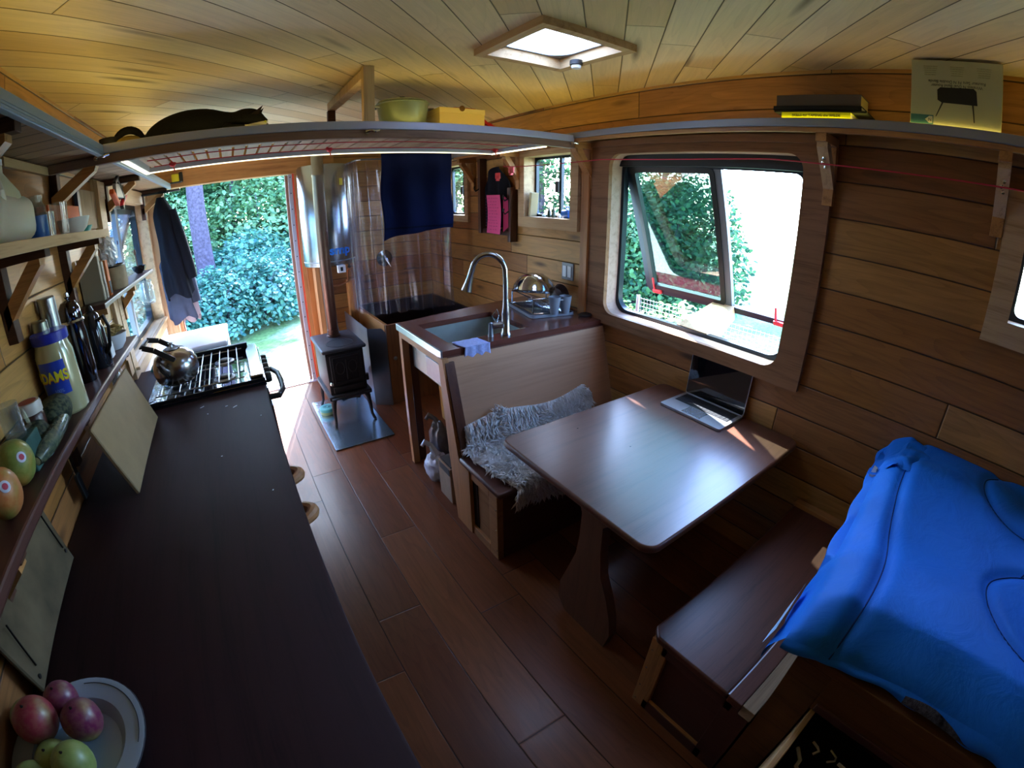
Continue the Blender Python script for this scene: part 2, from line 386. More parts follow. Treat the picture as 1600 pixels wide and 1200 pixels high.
# ================================================================== THE SETTING
X0, X1, Y0, Y1, ZC = -0.75, 2.0, -1.9, 4.55, 2.355
def wall_cells(mb, u0, u1, v0, v1, holes, mk):
    us = sorted({u0, u1} | {h[0] for h in holes} | {h[1] for h in holes}); vs_ = sorted({v0, v1} | {h[2] for h in holes} | {h[3] for h in holes})
    us = [u for u in us if u0 <= u <= u1]; vs_ = [v for v in vs_ if v0 <= v <= v1]
    for i in range(len(us) - 1):
        for j in range(len(vs_) - 1):
            cu, cv = (us[i] + us[i + 1]) / 2, (vs_[j] + vs_[j + 1]) / 2
            if not any(h[0] < cu < h[1] and h[2] < cv < h[3] for h in holes): mk(mb, us[i], us[i + 1], vs_[j], vs_[j + 1])
HR = [(0.77, 1.95, 1.02, 2.005), (2.27, 2.80, 1.575, 2.03), (3.70, 4.16, 1.56, 2.04), (-0.62, -0.10, 1.50, 1.93)]
HL = [(2.95, 4.40, 0.95, 1.97)]
mb = MB(); mb.box((X0 - .1, Y0 - .1, -.08), (X1 + .1, Y1 + .08, 0)); mb.build('floor', MAT['floor'], kind='structure')
mb = MB(); wall_cells(mb, Y0, Y1, 0, ZC, HR, lambda m, a, b, c, d: m.box((X1, a, c), (X1 + .1, b, d))); mb.build('wall_right', MAT['wallR'], kind='structure')
mb = MB(); wall_cells(mb, Y0, Y1, 0, ZC, HL, lambda m, a, b, c, d: m.box((X0 - .1, a, c), (X0, b, d))); mb.build('wall_left', MAT['wallR'], kind='structure')
mb = MB(); wall_cells(mb, X0 - .1, X1 + .1, 0, ZC, [(-0.59, 0.60, -1, 2.06)], lambda m, a, b, c, d: m.box((a, Y1, c), (b, Y1 + .1, d))); mb.build('wall_far', MAT['wallF'], kind='structure')
mb = MB(); mb.box((X0 - .1, Y0 - .1, 0), (X1 + .1, Y0, ZC)); mb.build('wall_back', MAT['wallF'], kind='structure')
mb = MB(); wall_cells(mb, X0 - .1, X1 + .1, Y0 - .1, Y1 + .1, [(0.985, 1.405, 1.275, 1.695)], lambda m, a, b, c, d: m.box((a, c, ZC), (b, d, ZC + .08))); mb.build('ceiling', MAT['ceil'], kind='structure')
# outside cladding
mb = MB(); wall_cells(mb, Y0 - .1, Y1 + .1, -.55, ZC + .08, HR, lambda m, a, b, c, d: m.box((X1 + .1, a, c), (X1 + .115, b, d)))
cl_ = mb.build('trim_9', MAT['exterior'], kind='structure')

# skylight
sk = MB(); sk.ring([(0.965, 1.255), (1.425, 1.255), (1.425, 1.715), (0.965, 1.715)], [(1.005, 1.295), (1.385, 1.295), (1.385, 1.675), (1.005, 1.675)], 2, 2.325, ZC)
sk.ring([(0.985, 1.275), (1.405, 1.275), (1.405, 1.695), (0.985, 1.695)], [(1.005, 1.295), (1.385, 1.295), (1.385, 1.675), (1.005, 1.675)], 2, ZC, 2.385)
w = sk.build('window_5', MAT['paleY'], kind='structure')
def dome(u, v):
    x = 1.195 + (u - .5) * 0.44; y = 1.485 + (v - .5) * 0.44
    return (x, y, 2.385 + 0.10 * (1 - abs(2 * u - 1) ** 3) * (1 - abs(2 * v - 1) ** 3))
MAT['dome'] = glassy('weathered_acrylic_dome', (0.8, 0.85, 0.9, 1), 0.2, 1.3, body=0.45, bodycol=(0.8, 0.85, 0.9, 1))
MB().grid(dome, 14, 14).build('skylight_dome', MAT['dome'], w, smooth=True)
MB().lathe([(0.02, 0), (0.022, 0.012), (0.014, 0.02), (0.014, 0.03)], (1.37, 1.55, 2.30), 16).build('latch_knob', MAT['white'], w, smooth=True)
MB().lathe([(0.028, 0), (0.028, 0.02)], (1.37, 1.55, 2.315), 16).build('latch_base', MAT['black'], w, smooth=True)
MB().box((1.02, 1.64, 2.36), (1.07, 1.67, 2.40), .004).box((1.04, 1.60, 2.365), (1.055, 1.65, 2.38)).build('hinge_stay', MAT['blackm'], w)
MB().ring(rrect(1.0, 1.39, 1.29, 1.68, .02), rrect(1.02, 1.37, 1.31, 1.66, .1), 2, 2.372, 2.388).build('window_frame', MAT['steelD'], w)

# window_1: big awning window in the right wall
inner = rrect(0.785, 1.935, 1.035, 1.99, 0.075, 6)
outer = rrect(0.655, 2.085, 0.965, 2.06, 0.004, 6)
w1 = MB().ring(outer, inner, 0, 1.972, 2.0).build('window_1', MAT['trimY'], kind='structure')
MB().ring(rrect(0.77, 1.95, 1.02, 2.005, .07, 6), inner, 0, 2.0, 2.085).build('window_reveal', wood('reveal_wood', '#ad9080', '#8a6e5e', (0, 1, 0), .5), w1, label='light wooden reveal around the window')
MB().ring(rrect(0.765, 1.955, 1.015, 2.01, .08, 6), rrect(0.805, 1.915, 1.055, 1.965, .085, 6), 0, 2.085, 2.125).build('window_frame', MAT['winframe'], w1, smooth=True)
MB().box((1.960, 0.655, 2.035), (2.0, 2.085, 2.072), .003).build('head_casing', MAT['trimY'], w1)
# sash, hinged at the top and pushed out
HX, HZ = 2.105, 1.955
SX, SZ = 2.40, 1.145
sd_ = Vector((SX - HX, 0, SZ - HZ)); SL = sd_.length; sdn = sd_.normalized(); snrm = Vector((sdn.z, 0, -sdn.x))
def sashm():
    m = Matrix((Vector((0, 1, 0)), sdn, snrm)).transposed().to_4x4(); m.translation = (HX, 0, HZ); return m
SM = sashm()
def sring(a0, a1, b0, b1, wdt, t0, t1, r=0.05):
    o = rrect(a0, a1, b0, b1, r); i = rrect(a0 + wdt, a1 - wdt, b0 + wdt, b1 - wdt, max(.01, r - wdt * .6)); t = MB(); t.ring(o, i, 2, t0, t1)
    q = MB(); q.add(t.v, t.f, SM); return q
sring(0.80, 1.925, 0.0, SL, 0.036, -.018, .018, .06).build('sash_frame', MAT['winframe'], w1, smooth=True)
sring(1.315, 1.885, 0.03, SL - .03, 0.030, -.012, .022, .03).build('slider_frame', MAT['black'], w1, smooth=True)
q = MB(); t = MB(); t.box((1.275, 0.02, -.014), (1.32, SL - .02, .014)); q.add(t.v, t.f, SM); q.build('mullion', MAT['pvc'], w1)
q = MB(); t = MB(); t.box((1.34, 0.05, 0), (1.86, SL - .05, .003)); q.add(t.v, t.f, SM); q.build('tinted_pane', MAT['tint'], w1, label='dark tinted sliding pane')
for yy in (1.83, 0.965):
    q = MB(); t = MB(); t.box((yy - .035, SL - .03, .018), (yy + .035, SL - .005, .036), .004); t.box((yy - .012 + .03, SL - .11, .018), (yy + .030, SL - .01, .03), .003); q.add(t.v, t.f, SM)
    q.build('latch', MAT['red'], w1, label='red latch')
MB().add([(2.09, 1.23, .96), (2.09, 1.25, 1.06), (2.38, 1.26, 1.18), (2.10, 1.44, .96), (2.10, 1.46, 1.06), (2.385, 1.40, 1.18), (2.38, 1.25, 1.10), (2.385, 1.39, 1.10)],
         [(0, 1, 2, 6), (3, 7, 5, 4), (0, 3, 4, 1), (1, 4, 5, 2), (2, 5, 7, 6), (6, 7, 3, 0)]).build('prop_board', MAT['paleX'], w1, label='pale wooden board propping the sash open')

def small_window(name, y0, y1, z0, z1, tw, slider=0.5, trim=True):
    w = MB().ring([(y0 - tw, z0 - tw), (y1 + tw, z0 - tw), (y1 + tw, z1 + .03), (y0 - tw, z1 + .03)], [(y0 + .01, z0 + .01), (y1 - .01, z0 + .01), (y1 - .01, z1 - .01), (y0 + .01, z1 - .01)], 0, 1.975, 2.0).build(name, MAT['paleY'], kind='structure')
    MB().ring([(y0, z0), (y1, z0), (y1, z1), (y0, z1)], [(y0 + .01, z0 + .01), (y1 - .01, z0 + .01), (y1 - .01, z1 - .01), (y0 + .01, z1 - .01)], 0, 2.0, 2.075).build('window_reveal', MAT['paleY'], w)
    MB().ring(rrect(y0, y1, z0, z1, .02), rrect(y0 + .028, y1 - .028, z0 + .028, z1 - .028, .03), 0, 2.075, 2.10).build('window_frame', MAT['winframe'], w)
    ym = y0 + (y1 - y0) * slider
    MB().box((2.07, ym - .014, z0 + .02), (2.095, ym + .014, z1 - .02)).build('mullion', MAT['winframe'], w)
    MB().box((2.05, ym - .0, (z0 + z1) / 2 - .04), (2.072, ym + .035, (z0 + z1) / 2 + .04), .004).build('latch', MAT['black'], w)
    MB().box((2.086, y0 + .02, z0 + .02), (2.089, y1 - .02, z1 - .02)).build('pane', MAT['glass'], w)
    return w
small_window('window_2', 2.27, 2.80, 1.575, 2.03, 0.065, 0.42)
small_window('window_3', 3.70, 4.16, 1.56, 2.04, 0.05, 0.42)
small_window('window_4', -0.62, -0.10, 1.50, 1.93, 0.075, 0.5)
# window_6: left wall window above the range, dark frame, open sash
w = MB().ring([(2.87, 0.87), (4.47, 0.87), (4.47, 2.045), (2.87, 2.045)], [(2.97, 0.97), (4.38, 0.97), (4.38, 1.95), (2.97, 1.95)], 0, X0, X0 + .025).build('window_6', MAT['paleY'], kind='structure')
MB().ring(rrect(2.95, 4.40, 0.95, 1.97, .06), rrect(3.0, 4.35, 1.0, 1.92, .08), 0, X0 - .12, X0 - .07).build('window_frame', MAT['winframe'], w)
MB().ring([(2.95, 0.95), (4.40, 0.95), (4.40, 1.97), (2.95, 1.97)], [(2.965, 0.965), (4.385, 0.965), (4.385, 1.955), (2.965, 1.955)], 0, X0 - .07, X0).build('window_reveal', MAT['paleY'], w)
MB().box((X0 - .11, 3.62, 0.97), (X0 - .075, 3.70, 1.95)).build('mullion', MAT['pvc'], w)
MB().box((X0 - .10, 3.68, 1.0), (X0 - .097, 4.36, 1.92)).build('pane', MAT['glass'], w)
MB().box((X0, 2.9, 0.945), (X0 + .05, 4.42, 0.965), .003).build('window_sill', MAT['paleY'], w)
MB().box((X0, 2.9, 0.50), (X0 + .02, 4.42, 0.945), .002).build('trim_10', wood('pale_board', '#cfc8c0', '#a9a09a', (0, 1, 0), .6, knots=.4), kind='structure')  # pale knotted board across the wall below the window
q = MB(); t = MB(); t.ring(rrect(3.0, 4.36, 0, .90, .06), rrect(3.05, 4.31, .05, .85, .05), 2, -.015, .015)
sv_ = Vector((-1.20 + .84, 0, 1.12 - 1.94)).normalized(); sm2 = Matrix((Vector((0, 1, 0)), sv_, Vector((0, 1, 0)).cross(sv_))).transposed().to_4x4(); sm2.translation = (-.84, 0, 1.94)
q.add(t.v, t.f, sm2); q.build('sash_frame', MAT['winframe'], w, smooth=True)
q = MB(); t = MB(); t.box((3.04, .04, 0), (4.32, .86, .003)); q.add(t.v, t.f, sm2); q.build('sash_pane', glassy('sky_sheen_glass', (.55, .65, .75, 1), .08, 1.7, body=.25, bodycol=(.25, .32, .42, 1)), w)  # blue body colour stands in for the sky reflected in this pane
# door opening
d1 = MB().box((0.60, 4.55, 0), (0.635, 4.66, 2.06)).box((0.617, 4.515, 0), (0.70, 4.55, 2.06)).build('door_1', MAT['cedarZ'], kind='structure')
MB().box((0.562, 4.535, 0.012), (0.600, 4.56, 2.055), .002).build('metal_strip', plain('pale_metal_strip', '#a9a8b4', 0.4, 0.3), d1)
MB().box((0.535, 4.56, 0.012), (0.562, 4.60, 2.05), .002).build('brown_strip', wood('brown_strip', '#8a6658', '#5f4238', (0, 0, 1), .5), d1)
m_ = MB()
for i in range(14): m_.lathe([(0, 0), (.006, 0), (.005, .003), (0, .004)], (0, 0, 0), 8, TR(0.581, 4.535, 0.08 + i * .15) @ rotX(PI / 2))
m_.build('screw', MAT['blackm'], d1, kind='stuff')
MB().box((0.601, 4.525, 0.012), (0.616, 4.55, 2.06)).build('red_edge', plain('red_orange_edge', '#c8503a', 0.5), d1, label='red-orange painted edge strip')
MB().box((-0.625, 4.53, 0), (-0.59, 4.66, 2.06)).build('side_jamb', MAT['cedarZ'], d1)
MB().box((-0.595, 4.60, 0), (-0.583, 4.64, 1.0)).build('red_edge', plain('salmon_edge', '#c8786a', 0.5), d1)
MB().box((-0.6, 4.50, -0.005), (0.62, 4.70, 0.012), .003).build('sill_plate', plain('aluminium_sill', '#b9b3c2', 0.4, 0.5), d1)
MB().box((X0, 4.50, 2.06), (1.0, 4.55, 2.235), .003).build('trim_1', MAT['cedarX'], kind='structure')
MB().box((0.655, 4.51, 0), (0.80, 4.55, 2.06), .003).build('trim_2', wood('orange_fir_post', '#b06a34', '#8a4c22', (0, 0, 1), 0.45), kind='structure')
MB().box((X0, 4.46, 0), (-0.62, 4.55, 2.1), .003).build('trim_3', MAT['paleZ'], kind='structure')
MB().box((X0, 2.78, 0.95), (X0 + .02, 2.87, 2.05)).build('trim_4', MAT['paleZ'], kind='structure')
MB().box((1.955, 2.085, 0.96), (2.0, 2.15, 2.06), .002).build('trim_5', MAT['cedarZ'], kind='structure')
MB().box((X0, 1.66, 2.02), (X0 + .018, 2.1, 2.05)).build('trim_6', MAT['paleY'], kind='structure')
MB().box((1.93, 0.12, 0.45), (1.98, 0.49, 0.47)).build('trim_7', MAT['cedarY'], kind='structure')

# ================================================================== OUTSIDE
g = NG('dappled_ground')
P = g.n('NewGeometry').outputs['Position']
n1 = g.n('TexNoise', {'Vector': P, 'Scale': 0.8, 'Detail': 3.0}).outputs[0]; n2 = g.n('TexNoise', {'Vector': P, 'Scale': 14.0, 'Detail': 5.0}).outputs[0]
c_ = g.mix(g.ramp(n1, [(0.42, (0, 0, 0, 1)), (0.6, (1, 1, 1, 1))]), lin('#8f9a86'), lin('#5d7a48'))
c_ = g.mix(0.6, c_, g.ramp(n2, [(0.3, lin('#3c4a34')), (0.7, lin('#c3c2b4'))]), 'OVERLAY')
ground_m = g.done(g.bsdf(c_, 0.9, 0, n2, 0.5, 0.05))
GZ = -0.55
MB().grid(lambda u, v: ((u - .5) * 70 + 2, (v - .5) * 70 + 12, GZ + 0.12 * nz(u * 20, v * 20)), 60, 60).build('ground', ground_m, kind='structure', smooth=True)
MB().box((-0.55, 4.72, -.32), (0.55, 5.0, -.28), .005).box((-0.5, 4.75, GZ - .1), (-0.45, 5.0, -.32)).box((0.45, 4.75, GZ - .1), (0.5, 5.0, -.32)).build('trim_8', MAT['paleX'], kind='structure')

def leaf_cloud(n, fn, size, rnd, flat=0.6):
    vs = np.zeros((n * 6, 3)); fs = []
    for i in range(n):
        c, nrm = fn(rnd)
        s_ = size * rnd.uniform(0.6, 1.3)
        d = Vector((rnd.gauss(0, 1), rnd.gauss(0, 1), rnd.gauss(0, flat))).normalized()
        u = (Vector(nrm) + Vector((rnd.gauss(0, .4), rnd.gauss(0, .4), rnd.gauss(0, .4) + .5))).normalized(); s2 = d.cross(u).normalized()
        k = i * 6
        for j, (a, b, cc) in enumerate(((0, 0, 0), (.35, .28, .04), (.7, .22, .02), (1, 0, -.06), (.7, -.22, .02), (.35, -.28, .04))):
            vs[k + j] = Vector(c) + (d * a + s2 * b * 1.2 + u * cc) * s_
        fs += [(k, k + 1, k + 2, k + 3), (k, k + 3, k + 4, k + 5)]
    m = MB(); m.v = [tuple(v) for v in vs]; m.f = fs; return m
LEAF = {'salal': leafmat('salal_leaf', '#1c5250', '#5f9880', 0.3, 0.3), 'green': leafmat('green_leaf', '#3d7a3a', '#a7c46c', 0.35, 0.45),
        'dark': leafmat('dark_needle', '#204a38', '#55804e', 0.6, 0.3), 'pale': leafmat('pale_leaf', '#4a7a58', '#8fb482', 0.4, 0.4), 'mid': leafmat('shade_leaf', '#2c5f3c', '#76a060', 0.4, 0.35)}
BARK = plain('bark', '#453e4c', 0.9, var=0.4, nscale=18, bstr=0.8)
def bush_mesh(name, seed, n, rx, ry, rz, leaf, matk, stems=9):
    rnd = random.Random(seed); t = thing(name, '', 'bush', (0, 0, GZ))
    def fn(r):
        while True:
            v = Vector((r.gauss(0, 1), r.gauss(0, 1), abs(r.gauss(0, 1)))).normalized()
            k = 1 + 0.22 * nz(v.x * 2 + seed, v.y * 2, v.z * 2); rad = r.uniform(0.72, 1.0) * k
            return Vector((v.x * rx * rad, v.y * ry * rad, GZ + 0.05 + v.z * rz * rad)), v
    leaf_cloud(n, fn, leaf, rnd).build('foliage', LEAF[matk], t)
    m = MB()
    for i in range(stems):
        a = rnd.uniform(0, 2 * PI); m.tube([(0.1 * math.cos(a), 0.1 * math.sin(a), GZ - .05), (rx * .35 * math.cos(a), ry * .35 * math.sin(a), GZ + rz * .4), (rx * .75 * math.cos(a), ry * .75 * math.sin(a), GZ + rz * .75)], [.018, .012, .006], 5)
    m.build('stem', BARK, t); return t
def tree_mesh(name, seed, h, rad, crown_r, crown_z, n, leaf, matk, lean=(0, 0)):
    rnd = random.Random(seed); t = thing(name, '', 'tree', (0, 0, GZ))
    pts = [(lean[0] * i / 8 + .04 * rnd.gauss(0, 1), lean[1] * i / 8 + .04 * rnd.gauss(0, 1), GZ - .2 + (h + .2) * i / 8) for i in range(9)]
    MB().tube(pts, [rad * (1.25 if i == 0 else 1 - .09 * i) for i in range(9)], 12).build('trunk', BARK, t, smooth=True)
    m = MB(); ends = []
    for i in range(26):
        z = rnd.uniform(crown_z, h * .97); a = rnd.uniform(0, 2 * PI); L = crown_r * (1 - 0.7 * (z - crown_z) / (h - crown_z + .01)) * rnd.uniform(.6, 1.05)
        x0, y0 = lean[0] * z / h, lean[1] * z / h
        e = (x0 + L * math.cos(a), y0 + L * math.sin(a), GZ + z + L * rnd.uniform(-.25, .3)); ends.append(((x0, y0, GZ + z), e))
        m.tube([(x0, y0, GZ + z), tuple((p + q_) / 2 for p, q_ in zip((x0, y0, GZ + z + .1), e)), e], [rad * .25, rad * .15, .01], 5)
    m.build('branch', BARK, t, kind='stuff')
    def fn(r):
        p, q_ = r.choice(ends); k = r.uniform(.25, 1.08); sp = crown_r * .16
        return Vector([p[i] + (q_[i] - p[i]) * k + r.gauss(0, sp * (.5 if i == 2 else 1)) for i in range(3)]), Vector((0, 0, 1))
    leaf_cloud(n, fn, leaf, rnd).build('foliage', LEAF[matk], t); return t
def put(src, x, y, s, rz, label, group=None, first=[]):
    c = copy_tree(src, label=label) if src in first else src
    first.append(src); c.location = (x, y, GZ); c.scale = (s, s, s); c.rotation_euler = (0, 0, rz); c['label'] = label
    if group: c['group'] = group
    elif 'group' in c: del c['group']
    return c
salal = bush_mesh('salal_bush', 3, 4200, 1.15, 1.0, 1.35, 0.105, 'salal')
gshrub = bush_mesh('green_shrub', 5, 4200, 1.1, 1.0, 1.5, 0.085, 'green')
pshrub = bush_mesh('pale_shrub', 9, 6000, 1.2, 1.1, 2.0, 0.09, 'pale')
dshrub = bush_mesh('dark_shrub', 31, 6500, 1.25, 1.15, 2.3, 0.085, 'dark')
fir = tree_mesh('conifer_tree', 11, 10, 0.14, 2.4, 1.0, 14000, 0.17, 'dark')
bro = tree_mesh('broadleaf_tree', 17, 8.5, 0.16, 2.9, 2.0, 9000, 0.14, 'mid', (.3, .2))
fn_ = tree_mesh('old_trunk_tree', 23, 11, 0.24, 3.4, 5.2, 6000, 0.15, 'dark', (0.1, 0.2))
put(fn_, -0.72, 11.2, 1.0, 0.3, 'thick grey-violet tree trunk standing behind the salal seen through the open door')
SG = 'glossy leafed bushes of the thicket outside the door'
for i, (x, y, s, w_) in enumerate([(-1.6, 9.6, 1.0, 'half hidden by the hanging jackets'), (-0.55, 9.9, .95, 'right at the foot of the thick trunk'), (0.35, 10.6, 1.05, 'beside the grassy path, nearest its left edge'), (1.15, 12.0, 1.0, 'at the right end of the thicket beyond the path'), (-2.5, 8.0, 1.0, 'seen through the left wall window'),
        (0.3, 12.9, 1.35, 'taller, in the second row right of the trunk'), (2.2, 14.2, 1.25, 'farthest right, just beside the door post'), (-2.6, 11.2, 1.3, 'taller, behind the jackets in the second row')]):
    put(salal, x, y, s, i * 1.3, 'glossy blue-green bush outside the door, ' + w_, SG)
PG = 'light green shrubs behind the thicket outside the door'
for i, (x, y, s, w_) in enumerate([(0.9, 15.6, 1.9, 'in the middle of the doorway view'), (3.2, 17.2, 2.0, 'at the right edge of the doorway view'), (-1.9, 14.4, 1.5, 'left of the thick trunk')]):
    put(pshrub, x, y, s, i * 1.9, 'light green shrub rising behind the glossy bushes, ' + w_, PG)
TG = 'trees closing off the view behind the thicket'
for i, (x, y, s, w_) in enumerate([(-3.6, 17.5, 1.1, 'behind the hanging jackets'), (-1.0, 18.0, 1.0, 'just left of the thick trunk'), (0.9, 18.6, 1.05, 'in the middle of the doorway'), (2.9, 20.0, 1.1, 'right of the middle of the doorway'), (5.0, 22.5, 1.15, 'nearest the right door post'), (-6.8, 14.5, 1.1, 'seen past the left wall window'), (-9, 8.5, 1.1, 'farthest left, beyond the left wall window')]):
    put(fir, x, y, s, i * 1.1, 'tall dark background conifer outside, ' + w_, TG)
for i, (x, y, s, w_) in enumerate([(0.0, 15.6, .72, 'its low crown in the middle of the doorway'), (2.4, 16.8, .75, 'its low crown near the right door post')]):
    put(bro, x, y, s, i * 2.1, 'broadleaf tree far behind the thicket, ' + w_, 'broadleaf trees behind the thicket')
WG = 'sunlit green shrubs outside the right-hand windows'
for i, (x, y, s, w_) in enumerate([(4.0, 4.3, .85, 'just past the farther small window'), (3.9, 2.6, .80, 'below the left half of the big window'), (4.2, 1.0, .70, 'below the right half of the big window'), (5.0, 6.6, 1.0, 'filling the lower part of the small windows'), (6.8, 10.2, 1.3, 'seen through the farthest small window')]):
    put(gshrub, x, y, s, i * 1.7, 'sunlit green shrub outside the right wall, ' + w_, WG)
for i, (x, y, s) in enumerate([(7.2, 5.7, 1.2), (8.6, 6.3, 1.45), (6.6, 5.9, 1.0)]):
    put(dshrub, x, y, s, i * 1.2, 'tall dark evergreen shrub beyond the tinted pane, ' + ['at its right side', 'taller one at the back', 'at its left side'][i], 'dark evergreen shrubs beyond the tinted pane')
FG = 'trees outside the right-hand windows'
for i, (x, y, s, w_) in enumerate([(10.6, 8.2, .75, 'behind the tinted pane'), (9.6, 12.6, 1.0, 'behind the small window with the blue mug'), (9.4, 18.6, 1.0, 'behind the farthest small window')]):
    put(fir, x, y, s, i * 1.4 + .4, 'tall conifer across the clearing, ' + w_, FG)
# wire fence below the window
m = MB()
for i in range(56): yy = 0.55 + i * 0.03; m.tube([(2.62, yy, 0.25), (2.62, yy, 1.02)], .0011, 3, cap=False)
for i in range(26): zz = 0.26 + i * .03; m.tube([(2.62, 0.55, zz), (2.62, 2.2, zz)], .0011, 3, cap=False)
fe = thing('wire_fence', 'fine galvanised wire mesh panel just outside the bottom of the big window', 'fence', (2.62, 1.4, GZ))
m.build('mesh_wire', plain('galvanised_wire', '#d6dcdc', .4, .5), fe)
for yy in (0.55, 2.2): MB().tube([(2.62, yy, GZ - .05), (2.62, yy, 1.03)], .015, 8).build('post', MAT['steelD'], fe)

MB().box((2.06, 0.78, 1.925), (2.10, 1.94, 2.0)).build('head_seal', MAT['black'], w1)

# ================================================================== OVERHEAD SHELVES
def bracket(parent, wallx, y, ztop, drop, reach, sgn, mat_a, mat_b, wy=0.045, th=0.035, zarm=0.035):
    """wall post, arm and diagonal brace; sgn = +1 when the shelf reaches towards +x"""
    b = MB().box((wallx, y - wy / 2, ztop - zarm), (wallx + sgn * reach, y + wy / 2, ztop), .002).build('bracket', mat_a, parent)
    MB().box((wallx, y - wy / 2, ztop - drop - .04), (wallx + sgn * th, y + wy / 2, ztop - zarm), .002).build('bracket_post', mat_a, b)
    MB().prism([(wallx + sgn * (th * .3), ztop - drop), (wallx + sgn * (th * .3), ztop - drop + .055), (wallx + sgn * (reach * .88 - .035), ztop - zarm), (wallx + sgn * reach * .88, ztop - zarm), (wallx + sgn * reach * .88, ztop - zarm - .02)], 1, y - wy / 2, y + wy / 2).build('bracket_brace', mat_b, b)
    return b
FW = MAT['edge']
ls = thing('overhead_shelf', 'overhead shelf along the left wall with a pale blue-grey ribbed edge', 'shelf', (-0.62, 1.3, 2.05))
MB().box((-0.75, -1.5, 2.06), (-0.515, 4.42, 2.078)).build('shelf_board', planks('shelf_slats', ['#a98e72', '#9d8168', '#b39a7e'], (1, 0, 0), (0, 1, 0), 0.125, 3.0, rough=.5, gap=.08, knots=False, gapcol='#281a12'), ls)
MB().box((-0.515, -1.5, 2.047), (-0.492, 4.42, 2.094), .003).box((-0.49, -1.5, 2.050), (-0.494, 4.42, 2.054)).box((-0.49, -1.5, 2.058), (-0.494, 4.42, 2.062)).box((-0.49, -1.5, 2.066), (-0.494, 4.42, 2.070)).build('edge_trim', plain('blue_grey_edge', '#8fa3bd', 0.4, 0.25), ls)
for y in (3.02, 4.30, 1.27, 0.25): bracket(ls, X0, y, 2.058, .20, .235, 1, MAT['braceD'], MAT['cedarX'])
rs = thing('overhead_shelf', 'narrow overhead shelf along the right wall above the big window with a grey curved-looking edge', 'shelf', (1.92, 1.0, 2.06))
MB().box((1.84, -1.5, 2.085), (2.0, 4.2, 2.1115)).build('shelf_board', MAT['paleY'], rs)
MB().box((1.822, -1.5, 2.078), (1.842, 4.2, 2.112), .003).build('edge_trim', plain('grey_edge', '#8b8f96', 0.45, 0.2), rs)
MB().box((1.832, -1.5, 2.058), (1.85, 4.2, 2.078), .002).build('lower_lip', MAT['cedarY'], rs)
for y, mt in ((2.10, 'cedarX'), (0.668, 'paleX'), (0.0, 'paleX'), (2.87, 'cedarX'), (3.55, 'cedarX')):
    bracket(rs, X1, y, 2.06, .235, .165, -1, MAT['cedarX'], MAT[mt], th=.03)
for y in (0.668, 0.0):
    m = MB()
    for k in range(3): m.lathe([(0, 0), (.007, 0), (.007, .012), (0, .014)], (0, 0, 0), 10, TR(1.885 + k * .014, y + (.004 if k % 2 else -.004), 1.965 - k * .016) @ rotY(-PI / 2))
    m.build('screw_eye', MAT['chrome'], rs, smooth=True)
rk = thing('overhead_rack', 'slatted rack crossing the room overhead with red cord laced under its slats', 'rack', (0.68, 2.55, 2.05))
MB().box((-0.735, 2.085, 2.02), (1.90, 2.12, 2.058), .003).build('front_beam', wood('beam_walnut', '#7d6052', '#56403a', (1, 0, 0), .5), rk)
MB().box((-0.50, 2.078, 2.058), (1.83, 2.12, 2.096), .004).build('edge_trim', plain('lilac_grey_edge', '#a9acc4', 0.35, 0.25), rk)
MB().box((-0.75, 2.13, 1.86), (-0.715, 2.175, 2.05), .003).build('bracket_post', MAT['braceD'], rk)
MB().prism([(-0.735, 1.875), (-0.735, 1.93), (-0.575, 2.025), (-0.53, 2.025), (-0.54, 2.0)], 1, 2.09, 2.135).build('bracket_brace', MAT['cedarX'], rk)
MB().prism([(1.98, 1.845), (1.98, 1.90), (1.885, 2.025), (1.84, 2.025), (1.85, 2.0)], 1, 2.085, 2.13).build('bracket_brace', MAT['cedarX'], rk)
sl_mats = [wood('slat_a', '#a8907f', '#8a7262', (0, 1, 0), .5), wood('slat_b', '#9d8373', '#7f6759', (0, 1, 0), .5)]
n_s = 33
for i in range(n_s):
    xa = -0.44 + i * 0.0695
    MB().box((xa + .007, 2.12, 2.080), (xa + .0625, 3.02, 2.0895)).build('slat', sl_mats[i % 2], rk)
MB().box((-0.50, 2.985, 2.054), (1.85, 3.02, 2.080), .003).build('rear_trim', plain('rear_edge_lilac', '#b9bfd4', 0.4, 0.1), rk)
MB().box((-0.47, 2.12, 2.054), (-0.445, 3.0, 2.094), .003).build('side_trim', FW, rk)
MB().box((1.825, 2.12, 2.054), (1.85, 3.0, 2.094), .003).build('side_trim', FW, rk)
MB().box((-0.455, 2.993, 2.049), (1.84, 3.004, 2.054)).build('led_strip', MAT['led'], rk, label='lit warm white light strip')
MB().box((-0.470, 2.2, 2.046), (-0.450, 3.0, 2.054)).build('led_strip', MAT['led'], rk, label='lit warm white light strip')
MB().box((1.828, 2.35, 2.046), (1.838, 3.0, 2.054)).build('led_strip', MAT['led'], rk, label='lit warm white light strip')
MB().box((0.61, 2.083, 2.096), (0.662, 2.12, ZC), .002).box((0.61, 2.12, 2.30), (0.662, 2.86, 2.345), .002).build('ceiling_post', MAT['paleZ'], rk)
MB().box((0.61, 2.84, 2.089), (0.655, 2.88, 2.30), .002).build('rear_post', MAT['braceD'], rk)
for xx in (-0.50, 0.645, 1.83):
    MB().tube([(xx - .03, 2.075, 2.045), (xx - .01, 2.062, 2.050), (xx + .01, 2.062, 2.046), (xx + .03, 2.075, 2.052)], .006, 8).lathe([(0, 0), (.010, 0), (.010, .01), (0, .01)], (0, 0, 0), 10, TR(xx - .025, 2.085, 2.045) @ rotX(PI / 2)).build('toggle_latch', MAT['chrome'], rk, smooth=True)
m = MB()
